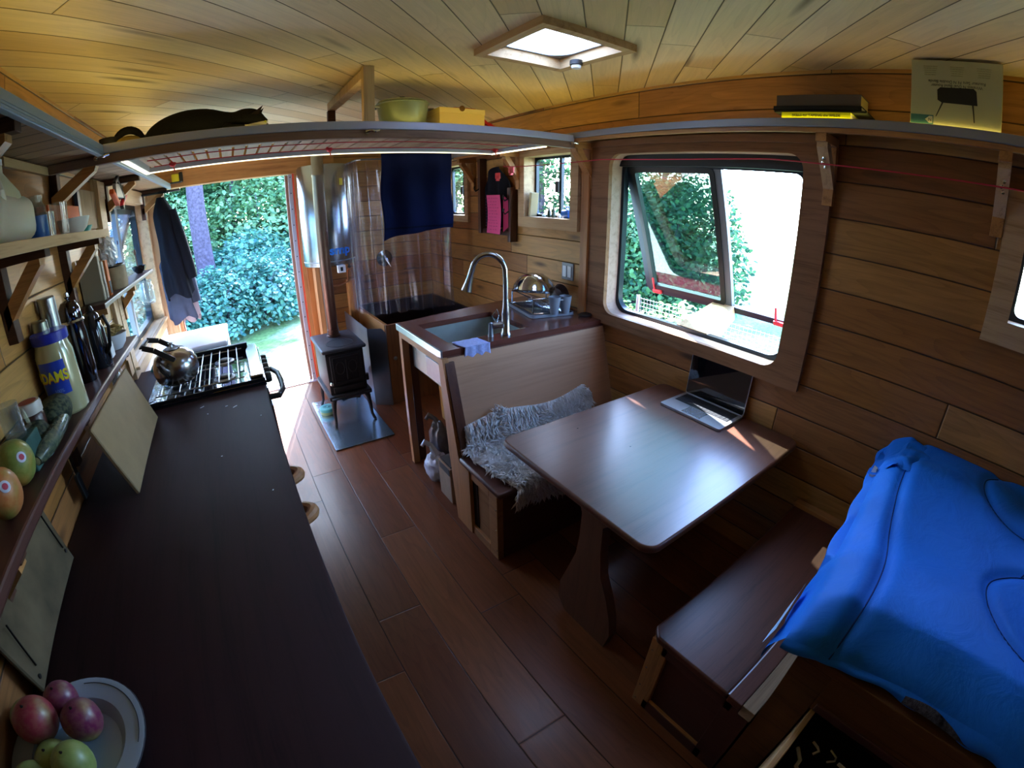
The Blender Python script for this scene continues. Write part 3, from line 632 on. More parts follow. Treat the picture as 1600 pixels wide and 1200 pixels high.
for k, (yy, zz) in enumerate(((2.62, 2.073), (2.86, 2.068))):
    m.tube([(-0.40 + 2.2 * t / 40, yy + .006 * math.sin(t * .9 + k), zz) for t in range(41)], .0028, 5)
m.build('lacing_cord', MAT['cord'], rk, label='red cord laced along the underside')
for xx in (-0.30, 0.62, 1.80): MB().blob((xx, 2.9, 2.075), (.022, .02, .02), n=10, m=6).tube([(xx, 2.9, 2.07), (xx + .01, 2.9, 2.03)], .004, 5).build('cord_knot', MAT['red'], rk, smooth=True)
# yellow light strips lying on the shelves, behind their raised edges
for nm, a, b, lab in (('light_strip', (-0.505, -1.3, 2.094), (-0.515, 4.3, 2.10), 'yellow light strip lying behind the edge of the left overhead shelf'), ('light_strip', (1.8435, -1.3, 2.1115), (1.848, 4.1, 2.1135), 'yellow light strip lying behind the edge of the right overhead shelf'),
                      ('light_strip', (-0.4, 2.122, 2.089), (1.8, 2.130, 2.093), 'yellow light strip lying behind the front edge of the overhead rack')):
    tag(MB().box(a, b).build(nm, MAT['ledY']), lab, 'light')
led_light('left_shelf_light', (-0.53, 1.4, 2.104), (0, PI + 0.35, 0), .02, 5.4, 1.4, YEL)
led_light('right_shelf_light', (1.87, 1.4, 2.112), (0, PI - 0.35, 0), .02, 5.4, 2.0, YEL)
led_light('rack_front_light', (0.7, 2.145, 2.0935), (PI - .35, 0, 0), 2.2, .02, .5, YEL)
led_light('rack_rear_light', (0.69, 2.997, 2.043), (0, 0, 0), 2.25, .012, .35, (1, .85, .6))

# red clothes line and little fittings by the right wall
m = MB().tube([(1.88, 2.92, 1.955)] + [(1.868 + .0 * t, 2.9 - t * .2, 1.948 - .010 * math.sin(PI * ((t * .2) % 1))) for t in range(1, 20)], .0028, 6)
tag(m.build('clothes_line', MAT['cord']), 'red cord strung along the right wall across the top of the big window', 'cord')
for (x, y, z) in ((1.872, 2.80, 1.935), (1.872, 2.98, 1.90)):
    o = MB().box((x - .008, y - .03, z - .035), (x + .008, y + .03, z + .012), .006).box((x - .012, y - .008, z - .05), (x + .012, y + .012, z - .01), .003).build('clothes_peg', MAT['red'])
    tag(o, 'red clothes peg on the red line left of the small window, ' + ('nearer the window' if y < 2.9 else 'farther from the window'), 'clothes peg')
# dark coat board with black cloth between the small windows
cb = thing('coat_rack', 'dark wooden coat rack with two uprights between the small windows on the right wall', 'coat rack', (1.96, 3.14, 1.40))
MB().box((1.93, 2.905, 1.385), (1.995, 2.945, 1.80), .004).build('upright', MAT['mahZ'], cb)
MB().box((1.93, 3.35, 1.43), (1.995, 3.39, 2.05), .004).build('upright', MAT['mahZ'], cb)
MB().box((1.95, 2.93, 1.43), (1.99, 3.36, 1.47), .004).build('rail', MAT['mahY'], cb)
for y, z in ((2.93, 1.72), (2.93, 1.62), (3.37, 1.80)):
    MB().tube([(1.935, y, z), (1.90, y, z - .02), (1.885, y, z), (1.89, y, z + .02)], [.006, .006, .005, .008], 8).build('hook', MAT['blackm'], cb, smooth=True)
def arch(u, v):
    y = 2.95 + u * .38; t = abs(2 * u - 1); zt = 1.97 - .16 * t ** 2.2; zb = 1.49
    return (1.955 + .015 * math.sin(u * 14 + v), y, zb + (zt - zb) * v)
tag(MB().grid(arch, 24, 14).build('black_jacket', plain('black_cloth', '#14161f', .9), smooth=True), 'black round-shouldered garment hanging on the dark coat rack behind the pink note', 'jacket', )
def sheet(u, v):
    return (1.885 + .03 * (u - .5) + .012 * math.sin(v * 3), 2.955 + u * .245, 1.445 + v * .30)
pn = thing('pink_note', 'bright pink handwritten sheet hanging on the dark coat rack', 'note', (1.885, 3.08, 1.445))
MB().grid(sheet, 8, 10).build('paper', plain('pink_paper', '#e0558a', .7), pn)
MB().add([(1.900, 2.955, 1.46), (1.900, 2.955, 1.745), (1.935, 2.925, 1.70), (1.945, 2.915, 1.60), (1.93, 2.93, 1.50)], [(0, 1, 2, 3, 4)]).build('folded_edge', plain('pink_paper_edge', '#d84a80', .7), pn)
m = MB(); rr = random.Random(4)
for k in range(11):
    zz = 1.722 - k * .024 - rr.uniform(0, .004); y = 3.18 - rr.uniform(0, .02)
    while y > 3.0:
        L = rr.uniform(.008, .026); m.add([(1.876, y, zz), (1.876, y - L, zz), (1.876, y - L, zz - .003), (1.876, y, zz - .003)], [(0, 1, 2, 3)]); y -= L + rr.uniform(.008, .02)
m.build('handwriting', plain('ink', '#94305e', .7), pn, kind='stuff')
# light switch
swt = thing('light_switch', 'grey double light switch plate on the wall above the dish rack', 'switch', (1.992, 2.30, 1.19))
MB().box((1.988, 2.245, 1.18), (2.0, 2.36, 1.295), .003).build('plate', plain('grey_plate', '#8d9096', .4), swt)
for y in (2.258, 2.307): MB().box((1.982, y, 1.20), (1.989, y + .038, 1.275), .002).build('rocker', MAT['white'], swt)

# ================================================================== SHELF TOP OBJECTS
def cat():
    t = thing('cat', 'black cat with white chin lying along the overhead rack, head to the right', 'cat', (-0.08, 2.30, 2.09))
    key = [(-.350, 2.36, 2.118, .030), (-.315, 2.355, 2.135, .052), (-.25, 2.35, 2.152, .070), (-.16, 2.34, 2.160, .080), (-.07, 2.335, 2.158, .078), (0.0, 2.325, 2.150, .066), (.06, 2.31, 2.150, .056), (.105, 2.28, 2.158, .054), (.145, 2.255, 2.152, .048), (.18, 2.24, 2.138, .024)]
    V, E_, rad = [], [], []
    for i in range(len(key) - 1):
        p0, p1, p2, p3 = key[max(i - 1, 0)], key[i], key[i + 1], key[min(i + 2, len(key) - 1)]
        for k in range(3):
            u = k / 3; q_ = [0.5 * (2 * p1[j] + (p2[j] - p0[j]) * u + (2 * p0[j] - 5 * p1[j] + 4 * p2[j] - p3[j]) * u * u + (3 * p1[j] - p0[j] - 3 * p2[j] + p3[j]) * u ** 3) for j in range(4)]
            V.append(tuple(q_[:3])); rad.append(q_[3])
    V.append(key[-1][:3]); rad.append(key[-1][3])
    m = MB()
    m.tube(V, rad, 20)
    for p_, r_ in ((V[0], rad[0]), (V[-1], rad[-1])): m.blob(p_, (r_, r_, r_ * .9), n=20, m=12)
    m.blob((.125, 2.265, 2.150), (.062, .055, .052), n=24, m=16)
    for ch, at in (([(.02, 2.24, 2.115, .026), (.10, 2.19, 2.105, .018), (.15, 2.18, 2.103, .015)], 16), ([(-.25, 2.27, 2.112, .034), (-.17, 2.24, 2.104, .020)], 7), ([(-.40, 2.44, 2.106, .016), (-.33, 2.54, 2.104, .013), (-.22, 2.58, 2.104, .010)], 0)):
        pts_ = [V[at]] + [c_k[:3] for c_k in ch]; rr_ = [ch[0][3]] + [c_k[3] for c_k in ch]
        m.tube(pts_, rr_, 14); m.blob(pts_[-1], (rr_[-1],) * 3, n=12, m=8)
    def fuse(o):
        r_ = o.modifiers.new('fuse', 'REMESH'); r_.mode = 'VOXEL'; r_.voxel_size = .006; r_.use_smooth_shade = True
        s_ = o.modifiers.new('soft', 'SMOOTH'); s_.factor = .6; s_.iterations = 8
    ob = m.build('body', MAT['black'], t, smooth=True, mod=fuse)
    g = NG('cat_fur'); tc = g.n('TexCoord').outputs['Object']
    n = g.n('TexNoise', {'Vector': tc, 'Scale': 120.0, 'Detail': 3.0}).outputs[0]
    s3 = g.n('SeparateXYZ', {0: tc})
    chin = g.math('MULTIPLY', g.math('GREATER_THAN', s3.outputs[0], .175), g.math('LESS_THAN', g.math('ADD', s3.outputs[2], g.math('MULTIPLY', s3.outputs[0], -.15)), .008))
    col = g.mix(chin, lin('#101015'), lin('#b9b7ae'))
    ob.data.materials[0] = g.done(g.bsdf(col, .75, 0, n, .6, .004, Specular_IOR_Level=.1))
    for dy, dx in ((-.028, 0), (.03, .008)):
        MB().add([(.125 + dx, 2.244 + dy - .016, 2.169), (.160 + dx, 2.244 + dy - .010, 2.167), (.145 + dx, 2.244 + dy + .018, 2.169), (.180 + dx, 2.241 + dy, 2.208), (.15 + dx, 2.241 + dy, 2.174)], [(0, 1, 3), (1, 2, 3), (2, 0, 3), (0, 4, 1), (1, 4, 2), (2, 4, 0)]).build('ear', plain('cat_ear', '#1a1214', .8), t)
    for yy in (2.216, 2.249): MB().blob((.188, yy, 2.134), (.004, .006, .006), n=10, m=6).build('eye', plain('cat_eye', '#9aa23a', .1), t, smooth=True)
    MB().blob((.198, 2.231, 2.122), (.006, .007, .005), n=10, m=6).build('nose', plain('cat_nose', '#2a1c20', .5), t, smooth=True)
cat()
def hat(x, y, s, h, label, col, band):
    t = thing('knit_hat', label, 'hat', (x, y, 2.089))
    MB().lathe([(s, 0.0), (s * 1.03, .02), (s * 1.0, .035)], (x, y, 2.09), 20, sy=1.0).build('brim', plain(col + 'b', band, .9), t, smooth=True)
    MB().lathe([(s * .97, .03), (s * .85, h * .7), (s * .5, h * .95), (0, h)], (x, y, 2.09), 20).build('crown', plain(col + 'c', col, .9, var=.2), t, smooth=True)
# items behind the cat's tail: dark rimmed bowls and a pale cup
def bowl_thing(name, x, y, z, r, h, mat_, label, cat_, th=.004, rim=None, group=None):
    t = thing(name, label, cat_, (x, y, z), group)
    MB().lathe([(0, 0), (r * .5, 0), (r * .8, h * .35), (r, h), (r - th, h), (r * .8 - th, h * .38), (r * .5 - th, th), (0, th)], (x, y, z), 28).build('bowl_body', mat_, t, smooth=True)
    if rim: MB().tube([(x + r * math.cos(a) , y + r * math.sin(a), z + h) for a in [2 * PI * i / 28 for i in range(28)]], th * .9, 6, closed=True).build('rim', rim, t, smooth=True)
    return t
cork = plain('tan_felt', '#8e7a4c', .9, var=.2)
bowl_thing('knit_hat', -0.535, 2.42, 2.091, .055, .085, plain('dark_wool', '#1c1a22', .95), 'dark pointed hat at the left end of the overhead rack', 'hat')
def boot(x, y, label, rz):
    t = thing('wool_boot', label, 'boot', (x, y, 2.091)); Mx = TR(x, y, 2.091) @ rotZ(rz)
    MB().blob((0, 0, 0), (.07, .038, .040), Mx @ TR(0, 0, .042)).build('foot', cork, t, smooth=True)
    MB().tube([Mx @ Vector((-.066 * math.cos(PI * i / 14), .003, .045 + .062 * math.sin(PI * i / 14))) for i in range(15)], [.013 + .006 * math.sin(PI * i / 14) for i in range(15)], 12).build('trim', plain('black_wool', '#17161b', .95), t, smooth=True)
boot(-0.445, 2.40, 'tan boot with thick black trim left of the black cat', 0.0)
t = thing('cup', 'pale cream cup with dark rim just behind the tail of the black cat', 'cup', (-0.345, 2.52, 2.091))
MB().lathe([(.03, 0), (.036, .05), (.038, .085), (.033, .085), (.03, .01), (0, .01)], (-0.345, 2.52, 2.091), 20).build('cup_body', plain('cream_ceramic', '#b9b38a', .5), t, smooth=True)
MB().tube([(-.39, 2.52, 2.179), (-.33, 2.51, 2.174), (-.29, 2.5, 2.169)], .010, 8).build('spoon', plain('brown_wood_spoon', '#3b2a22', .6), t, smooth=True)
# enamel pot
t = thing('cooking_pot', 'grey-green enamel pot with lid on the overhead rack right of the ceiling post', 'pot', (0.90, 2.36, 2.09))
MB().lathe([(0, 0), (.105, 0), (.118, .02), (.135, .14), (.142, .145), (.138, .148), (.128, .145), (.112, .02), (0, .01)], (0.90, 2.36, 2.09), 36).build('pot_body', plain('enamel_grey_green', '#7c8a76', .35, .2, var=.06), t, smooth=True)
MB().lathe([(.136, 0), (.13, .008), (.06, .016), (0, .018)], (0.90, 2.36, 2.241), 36).build('lid', plain('enamel_lid', '#9aa38c', .3, .2), t, smooth=True)
MB().lathe([(.01, 0), (.018, .012), (.014, .022), (0, .024)], (0.90, 2.36, 2.257), 14).build('knob', MAT['black'], t, smooth=True)
for s_ in (-1, 1): MB().tube([(0.90 + s_ * .135, 2.33, 2.214), (0.90 + s_ * .165, 2.34, 2.219), (0.90 + s_ * .165, 2.38, 2.219), (0.90 + s_ * .135, 2.39, 2.214)], .005, 8).build('handle', MAT['steelD'], t, smooth=True)
t = thing('cardboard_box', 'small yellow cardboard box with thumb notch on the overhead rack beside the pot', 'box', (1.19, 2.36, 2.09))
MB().box((1.06, 2.249, 2.091), (1.33, 2.42, 2.204), .002).build('box_body', plain('yellow_card', '#cdb46c', .7), t)
MB().box((1.058, 2.245, 2.184), (1.332, 2.424, 2.213), .002).build('lid', plain('yellow_card_lid', '#d6bf78', .7), t)
MB().lathe([(0, 0), (.016, 0), (.016, .002), (0, .002)], (0, 0, 0), 16, TR(1.19, 2.2445, 2.211) @ rotX(PI / 2)).build('notch', plain('brown_notch', '#6a4a24', .8), t)
MB().box((1.15, 2.259, 2.213), (1.28, 2.40, 2.219), .001).build('red_flap', plain('red_card', '#b8402c', .7), t, label='red flap')
t = thing('red_bag', 'red fabric bundle slumped beside the yellow box at the right end of the rack', 'bag', (1.50, 2.40, 2.09))
MB().grid(lambda u, v: (1.36 + .26 * u, 2.33 + .14 * v, 2.092 + .115 * (1 - u) ** 1.1 * math.sin(PI * min(1, v * .9 + .08)) ** .4 + .008 * nz(u * 9, v * 7)), 24, 14).build('cloth', plain('red_cloth', '#b8232a', .7), t, smooth=True)
for xx, yy in ((1.52, 2.31), (1.60, 2.36)): MB().lathe([(0, 0), (.012, .002), (.012, .02), (0, .024)], (xx, yy, 2.092), 12).build('toggle', MAT['white'], t, smooth=True)
t = thing('dark_tray', 'flat dark tray lying on the rack left of the rear post', 'tray', (0.45, 2.6, 2.09))
MB().lathe([(0, 0), (.10, 0), (.12, .05), (.115, .05), (.095, .008), (0, .008)], (0.47, 2.65, 2.09), 28).build('tray_body', MAT['black'], t, smooth=True)
# books on the right shelf
bt = [((1.845, 0.560, 2.101), (1.99, 0.845, 2.131), '#e2f01e', '#e6e2d0', 'bright yellow-green book at the bottom of the pile, spine lettered in black'),
      ((1.850, 0.50, 2.131), (1.99, 0.88, 2.139), '#31352f', '#d8d4c0', 'thin dark magazine sticking out under the top book of the pile'),
      ((1.850, 0.52, 2.139), (1.99, 0.885, 2.157), '#1c1e22', '#d8d4c0', 'black soft covered book in the middle of the pile'),
      ((1.858, 0.525, 2.157), (1.985, 0.875, 2.203), '#5b5148', '#cfc08a', 'thick grey-brown book on top of the pile, above the big window')]
for i, (a, b, c1, c2, lab) in enumerate(bt):
    a = (a[0] + .006, a[1], a[2] + .011); b = (b[0], b[1], b[2] + .011)
    t = thing('book', lab, 'book', ((a[0] + b[0]) / 2, (a[1] + b[1]) / 2, a[2]), 'books piled on the right overhead shelf')
    th_ = .002
    MB().box((a[0], a[1], a[2]), (a[0] + th_, b[1], b[2] - .0005)).box((a[0], a[1], a[2]), (b[0], b[1], a[2] + th_)).box((a[0], a[1], b[2] - th_), (b[0], b[1], b[2] - .0005)).build('cover', plain('cover%d' % i, c1, .5), t)
    MB().box((a[0] + th_, a[1] + .004, a[2] + th_), (b[0] - .004, b[1] - .004, b[2] - th_)).build('pages', plain('pages%d' % i, c2, .8), t)
    if i == 0:
        mt = Matrix(((0, 0, -1, 0), (-1, 0, 0, 0), (0, 1, 0, 0), (0, 0, 0, 1)))
        MB().text('SKILLS for TAMING the WILDS', .0135, TR(1.8503, .70, 2.127) @ mt, font_w=1.12).build('spine_title', MAT['black'], t)
# router box, upside down
bx = thing('carton', 'pale carton upside down on the right overhead shelf, printed with a dark device', 'box', (1.925, .178, 2.112))
MB().box((1.852, 0.022, 2.113), (1.93, 0.337, 2.345), .002).build('box_body', plain('pale_carton', '#b5b98e', .6), bx)
mt = Matrix(((0, 0, -1, 0), (1, 0, 0, 0), (0, -1, 0, 0), (0, 0, 0, 1)))   # faces the room, upside down
def onbox(y, z): return TR(1.8515, y, z) @ mt
MB().text('Wireless N Dual Band Router', .0145, onbox(.178, 2.256)).text('Routeur Sans Fil N Double Bande', .0145, onbox(.178, 2.270)).build('title', plain('box_ink', '#3c4238', .7), bx)
m = MB()
for cy in (.085, .178, .27):
    for k in range(5): m.text('wireless dual band speed'[:18 + (k * 7) % 6], .0055, onbox(cy, 2.292 + k * .0075))
m.build('small_print', plain('box_grey_ink', '#8c9168', .7), bx)
def yz(pts, x, t=.0006): return MB().prism(pts, 0, x - t, x)
yz([(.105, 2.195), (.11, 2.243), (.12, 2.252), (.235, 2.249), (.245, 2.24), (.243, 2.205), (.228, 2.196)], 1.8518).build('device_picture', plain('device_ink', '#2e2f2a', .6), bx)
for pl in ([(.222, 2.197), (.228, 2.197), (.248, 2.147), (.245, 2.147)], [(.118, 2.197), (.124, 2.197), (.115, 2.137), (.112, 2.137)]): yz(pl, 1.8518).build('pictured_leg', plain('device_ink2', '#3b3a32', .6), bx)
q = yz([(.255, 2.118), (.255, 2.150), (.335, 2.150), (.335, 2.118)], 1.8518); q.build('teal_panel', plain('teal_print', '#3f6f6c', .6), bx)
q = yz([(.258, 2.122), (.258, 2.146), (.27, 2.146), (.284, 2.134), (.27, 2.122)], 1.8512); q.build('white_badge', plain('badge', '#c9cdb0', .6), bx)
MB().text('N', .016, TR(1.8503, .267, 2.134) @ mt).build('badge_letter', MAT['black'], bx)

# ================================================================== KITCHEN SIDE (left)
ct = thing('kitchen_counter', 'long dark stained wooden counter running along the left wall to the range', 'counter', (-0.36, 0.2, 0))
MB().box((-0.748, -1.8, 0.865), (0.035, 2.275, 0.90), .008).build('worktop', MAT['counter'], ct, smooth=True)
MB().box((-0.748, -1.8, 0.08), (-0.012, 2.272, 0.865)).box((-0.748, -1.8, 0.0), (-0.06, 2.272, 0.08)).build('cabinet_body', MAT['mahY'], ct)
for i in range(5):
    y = 2.18 - i * .62
    pn_ = MB().box((-0.012, y - .58, .11), (0.004, y, .66), .003).build('door', MAT['mahY'], ct)
    dr = MB().box((-0.012, y - .58, .68), (0.004, y, .85), .003).build('drawer', MAT['mahY'], ct)
    for (pp, zc) in ((pn_, .60), (dr, .765)):
        yc = y - (.10 if pp is pn_ else .30)
        MB().tube([(0.004 + .022 * math.sin(PI * t / 10), yc - .045 + .009 * t, zc) for t in range(11)], [.006 + .004 * math.sin(PI * t / 10) for t in range(11)], 10).build('pull', MAT['cedarZ'], pp, smooth=True)
for yc in (1.52, 1.27):
    MB().tube([(0.004 + .062 * math.sin(PI * t / 10), yc - .06 + .012 * t, .80) for t in range(11)], [.013 + .008 * math.sin(PI * t / 10) for t in range(11)], 10).build('wooden_pull', MAT['cedarZ'], ct, smooth=True)
m = MB(); rr = random.Random(2)
for (x, y, L, a) in ((-.29, 2.16, .022, .6), (-.17, 2.10, .012, .4), (-.13, 2.07, .024, .7), (-.26, 2.06, .006, 0), (-.2, 1.62, .006, 0), (-.02, 1.9, .005, 0), (-.04, 1.3, .005, 1)):
    m.box((-L / 2, -.0018, 0), (L / 2, .0018, .0015), 0, TR(x, y, .9) @ rotZ(a))
tag(m.build('crumbs', MAT['white']), 'scattered white crumbs on the dark counter in front of the range', 'crumbs')['kind'] = 'stuff'

st = thing('gas_range', 'black gas range with wire grates at the far end of the dark counter', 'range', (-0.27, 2.61, 0))
MB().box((-0.575, 2.285, 0.02), (0.04, 2.93, 0.90), .004).build('body', MAT['blackm'], st)
g = NG('glossy_black_enamel'); MAT['enamel'] = g.done(g.bsdf(lin('#0b0d14'), 0.06, 0.0, Coat_Weight=1.0, Specular_IOR_Level=1.0))
MB().box((-0.575, 2.285, 0.90), (0.045, 2.93, 0.914), .003).build('cooktop', MAT['enamel'], st)
MB().box((-0.575, 2.905, 0.914), (-0.02, 2.935, 0.965), .003).build('rear_rim', MAT['blackm'], st)
MB().box((-0.57, 2.285, .914), (0.04, 2.295, .93), .002).build('front_rim', MAT['blackm'], st)
MB().box((-0.035, 2.31, 0.914), (0.035, 2.93, 0.945), .006).build('control_top', MAT['mirror'], st, label='shiny metal strip')
m = MB()
for i in range(9): m.tube([(-0.09 - i * .052, 2.31, .948), (-0.09 - i * .052, 2.90, .948)], .0035, 6)
for yy in (2.33, 2.60, 2.88): m.tube([(-0.53, yy, .942), (-0.06, yy, .942)], .004, 6)
m.build('grate', plain('grate_wire', '#a8adb4', .3, .9), st)
m = MB()
for i in range(5): m.tube([(-0.535 - i * .009, 2.31, .935 - i * .002), (-0.535 - i * .009, 2.88, .935 - i * .002)], .002, 5)
for i in range(16): m.tube([(-0.53, 2.32 + i * .036, .934), (-0.574, 2.32 + i * .036, .926)], .002, 5)
m.build('side_grate', MAT['chrome'], st)
for x, y in ((-.17, 2.46), (-.17, 2.76), (-.42, 2.46), (-.42, 2.76)):
    b = MB().lathe([(.058, 0), (.06, .006), (.045, .010), (.045, .004), (.03, .004)], (x, y, .914), 24).build('burner_ring', MAT['steelD'], st, smooth=True)
    MB().lathe([(.035, 0), (.035, .014), (.028, .018), (0, .018)], (x, y, .916), 24).build('burner_cap', MAT['black'], b, smooth=True)
for i in range(5):
    y = 2.80 - i * .085
    MB().lathe([(0, 0), (.024, 0), (.028, .008), (.030, .02), (.026, .036), (.02, .04), (0, .04)], (0, 0, 0), 20, TR(.040, y, .868) @ rotY(PI / 2)).build('knob', MAT['black'], st, smooth=True)
MB().tube([(.04, 2.34, .80), (.095, 2.335, .80), (.125, 2.42, .80), (.13, 2.55, .80), (.125, 2.70, .80), (.095, 2.79, .80), (.04, 2.80, .80)], .016, 12).build('oven_handle', MAT['black'], st, smooth=True)
MB().box((.040, 2.31, .12), (.052, 2.91, .76), .003).build('oven_door', MAT['enamel'], st)

kt = thing('kettle', 'round stainless steel kettle with a raised strap handle on the back of the range', 'kettle', (-.415, 2.50, .952))
KX, KY, KZ = -.415, 2.50, .952
MB().lathe([(0, 0), (.090, 0), (.112, .016), (.124, .055), (.122, .10), (.104, .14), (.066, .165), (.046, .170), (.046, .174), (0, .18)], (KX, KY, KZ), 40).build('body', plain('kettle_steel', '#9a9794', .22, 1.0), kt, smooth=True)
MB().lathe([(.045, 0), (.042, .008), (.01, .012), (.008, .022), (.014, .034), (0, .038)], (KX, KY, KZ + .168), 24).build('lid', MAT['steel'], kt, smooth=True)
MB().tube([(KX - .03, KY - .10, KZ + .075), (KX - .045, KY - .15, KZ + .115), (KX - .055, KY - .172, KZ + .15)], [.024, .017, .012], 14).build('spout', plain('spout_steel', '#a19e9c', .25, 1.0), kt, smooth=True)
hp = [(KX + .02, KY - .105, KZ + .135), (KX - .075, KY - .100, KZ + .205), (KX - .135, KY - .080, KZ + .225), (KX - .135, KY + .080, KZ + .225), (KX - .075, KY + .100, KZ + .205), (KX + .02, KY + .105, KZ + .135)]
m = MB()
for i in range(5): m.beam(hp[i], hp[i + 1], .010 if i == 2 else .028, .030 if i == 2 else .008, up=(0.0, 1, 0), bev=.003)
m.build('handle', plain('dark_handle', '#3b3836', .35, .6), kt, smooth=True)
kt.rotation_euler = (0, 0, 0)

fb = thing('storage_box', 'white enamelled box behind the range by the door, its top lit by the sun', 'box', (-.36, 3.28, 0))
MB().box((-.59, 3.02, 0.02), (-.145, 3.55, .94), .02, seg=4).build('body', plain('white_enamel', '#dfe2ee', .35), fb, smooth=True)
MB().box((-.592, 3.015, .94), (-.140, 3.555, .975), .012, seg=3).build('lid', plain('white_lid', '#e6e8f0', .3), fb, smooth=True)
sp = thing('scouring_pad', 'dark green scouring cloth beside the white box behind the kettle', 'sponge', (-.64, 2.75, .92))
MB().box((-.745, 2.29, .0), (-.58, 3.0, .915), .003).build('side_shelf', MAT['counter'], sp) if False else None
MB().grid(lambda u, v: (-.655 + .09 * u, 2.93 + .09 * v, .905 + .05 * math.sin(PI * u) * math.sin(PI * v) + .01 * nz(u * 7, v * 7)), 14, 14).build('cloth', plain('green_scrub', '#1e5650', .9), sp, smooth=True)
tag(MB().box((-.748, 2.29, .02), (-.582, 3.0, .90), .003).build('filler_cabinet', MAT['counter']), 'narrow dark cabinet filling the gap between range and left wall', 'cabinet')

# upper kitchen shelf
ks = thing('kitchen_shelf', 'upper wooden kitchen shelf on the left wall holding milk jug and glasses', 'shelf', (-.65, 1.2, 1.50))
MB().box((-.748, -.4, 1.748), (-.552, 2.215, 1.768), .002).build('board', MAT['paleY'], ks)
MB().box((-.565, -.4, 1.735), (-.548, 2.215, 1.768), .002).build('edge', MAT['paleY'], ks)
for y in (2.135, 1.50): bracket(ks, X0, y, 1.747, .215, .185, 1, MAT['braceD'], MAT['cedarX'])
# lower kitchen shelf
kl = thing('kitchen_shelf', 'lower dark wooden kitchen shelf on the left wall crowded with jars, fruit and bowls', 'shelf', (-.67, 1.4, 1.0))
MB().box((-.748, .2, 1.180), (-.600, 2.62, 1.212), .007).build('board', MAT['mahY'], kl)
for y in (1.62, 2.45, 0.9): bracket(kl, X0, y, 1.185, .13, .12, 1, MAT['braceD'], MAT['cedarX'])
# middle shelf
km = thing('kitchen_shelf', 'short dark shelf across the left window holding a canvas pot and a black bowl', 'shelf', (-.67, 2.9, 1.3))
MB().box((-.748, 2.19, 1.435), (-.615, 3.62, 1.458), .004).build('board', MAT['mahY'], km)
for y in (2.28, 2.98): bracket(km, X0, y, 1.435, .15, .12, 1, MAT['cedarX'], MAT['cedarX'])

def cyl(name, label, cat_, x, y, z, prof, mat_, sub=(), group=None, n=28):
    t = thing(name, label, cat_, (x, y, z), group); MB().lathe(prof, (x, y, z), n).build('body', mat_, t, smooth=True)
    for nm, pr, mt in sub: MB().lathe(pr, (x, y, z), n).build(nm, mt, t, smooth=True)
    return t
SH = 1.769
# milk jug
t = thing('milk_jug', 'translucent white plastic milk jug at the left end of the upper kitchen shelf', 'jug', (-.655, 1.36, SH))
MB().box((-.735, 1.28, SH), (-.59, 1.545, SH + .13), .04, seg=4).build('body', plain('jug_plastic', '#d4cfc4', .35, Transmission_Weight=.25, Subsurface_Weight=0.3), t, smooth=True)
MB().lathe([(.062, 0), (.055, .03), (.035, .06), (.018, .085), (.018, .11)], (-.66, 1.43, SH + .11), 20, sy=1.6).build('shoulder', plain('jug_plastic2', '#cfcbb4', .35, Subsurface_Weight=0.3), t, smooth=True)
MB().tube([(-.66, 1.41, SH + .20), (-.64, 1.36, SH + .19), (-.61, 1.33, SH + .13), (-.61, 1.34, SH + .08)], .016, 10).build('handle', plain('jug_plastic3', '#d6d2c6', .35), t, smooth=True)
MB().lathe([(.021, 0), (.021, .016), (0, .017)], (-.66, 1.43, SH + .215), 18).build('cap', MAT['white'], t, smooth=True)
cyl('blue_glass_jar', 'clear jar wrapped in blue on the upper kitchen shelf right of the milk jug', 'jar', -.66, 1.70, SH, [(0, 0), (.036, 0), (.038, .004), (.038, .075), (.0, .075)], plain('blue_stuff', '#2b5aa8', .3),
    [('glass_top', [(.038, .075), (.038, .105), (.028, .118), (.030, .14), (.027, .14), (.025, .12), (.034, .10), (.034, .075)], MAT['jar'])])
cyl('drinking_glass', 'tall empty drinking glass at the front of the upper kitchen shelf', 'glass', -.585, 1.72, SH, [(0, 0), (.027, 0), (.031, .105), (.029, .105), (.025, .006), (0, .006)], MAT['jar'])
cyl('wide_glass', 'wide clear glass behind the tall drinking glass', 'glass', -.665, 1.80, SH, [(0, 0), (.030, 0), (.034, .09), (.032, .09), (.028, .006), (0, .006)], MAT['jar'])
t = thing('tea_box', 'small orange box standing against the wall behind the glasses', 'box', (-.72, 2.12, SH))
MB().box((-.744, 1.93, SH), (-.695, 2.33, SH + .125), .002).build('box_body', plain('orange_card', '#b9572c', .6), t)
bowl_thing('plastic_tub', -.655, 2.07, SH, .075, .062, MAT['plasticW'], 'white plastic tub in front of the orange box on the upper kitchen shelf', 'tub')
bowl_thing('teal_dish', -.675, 2.26, SH, .05, .03, plain('teal_plastic', '#2f8a86', .4), 'small teal dish at the far end of the upper kitchen shelf', 'dish')
# on the wall beyond the upper shelf: casing of a small window with a blue view, knife bar
wc = thing('wall_niche', 'small framed wall niche with blue edge above the end of the upper kitchen shelf', 'niche', (-.74, 2.5, 1.79))
MB().box((-.749, 2.42, 1.79), (-.73, 2.80, 1.985), .002).build('panel', wood('tan_panel', '#8a7358', '#6a553f', (0, 0, 1), .6), wc)
MB().box((-.735, 2.40, 1.79), (-.715, 2.44, 1.99), .002).build('blue_edge', plain('dark_blue', '#1d3350', .4), wc)
MB().box((-.735, 2.78, 1.70), (-.71, 2.82, 2.04), .002).build('side_casing', MAT['paleZ'], wc)
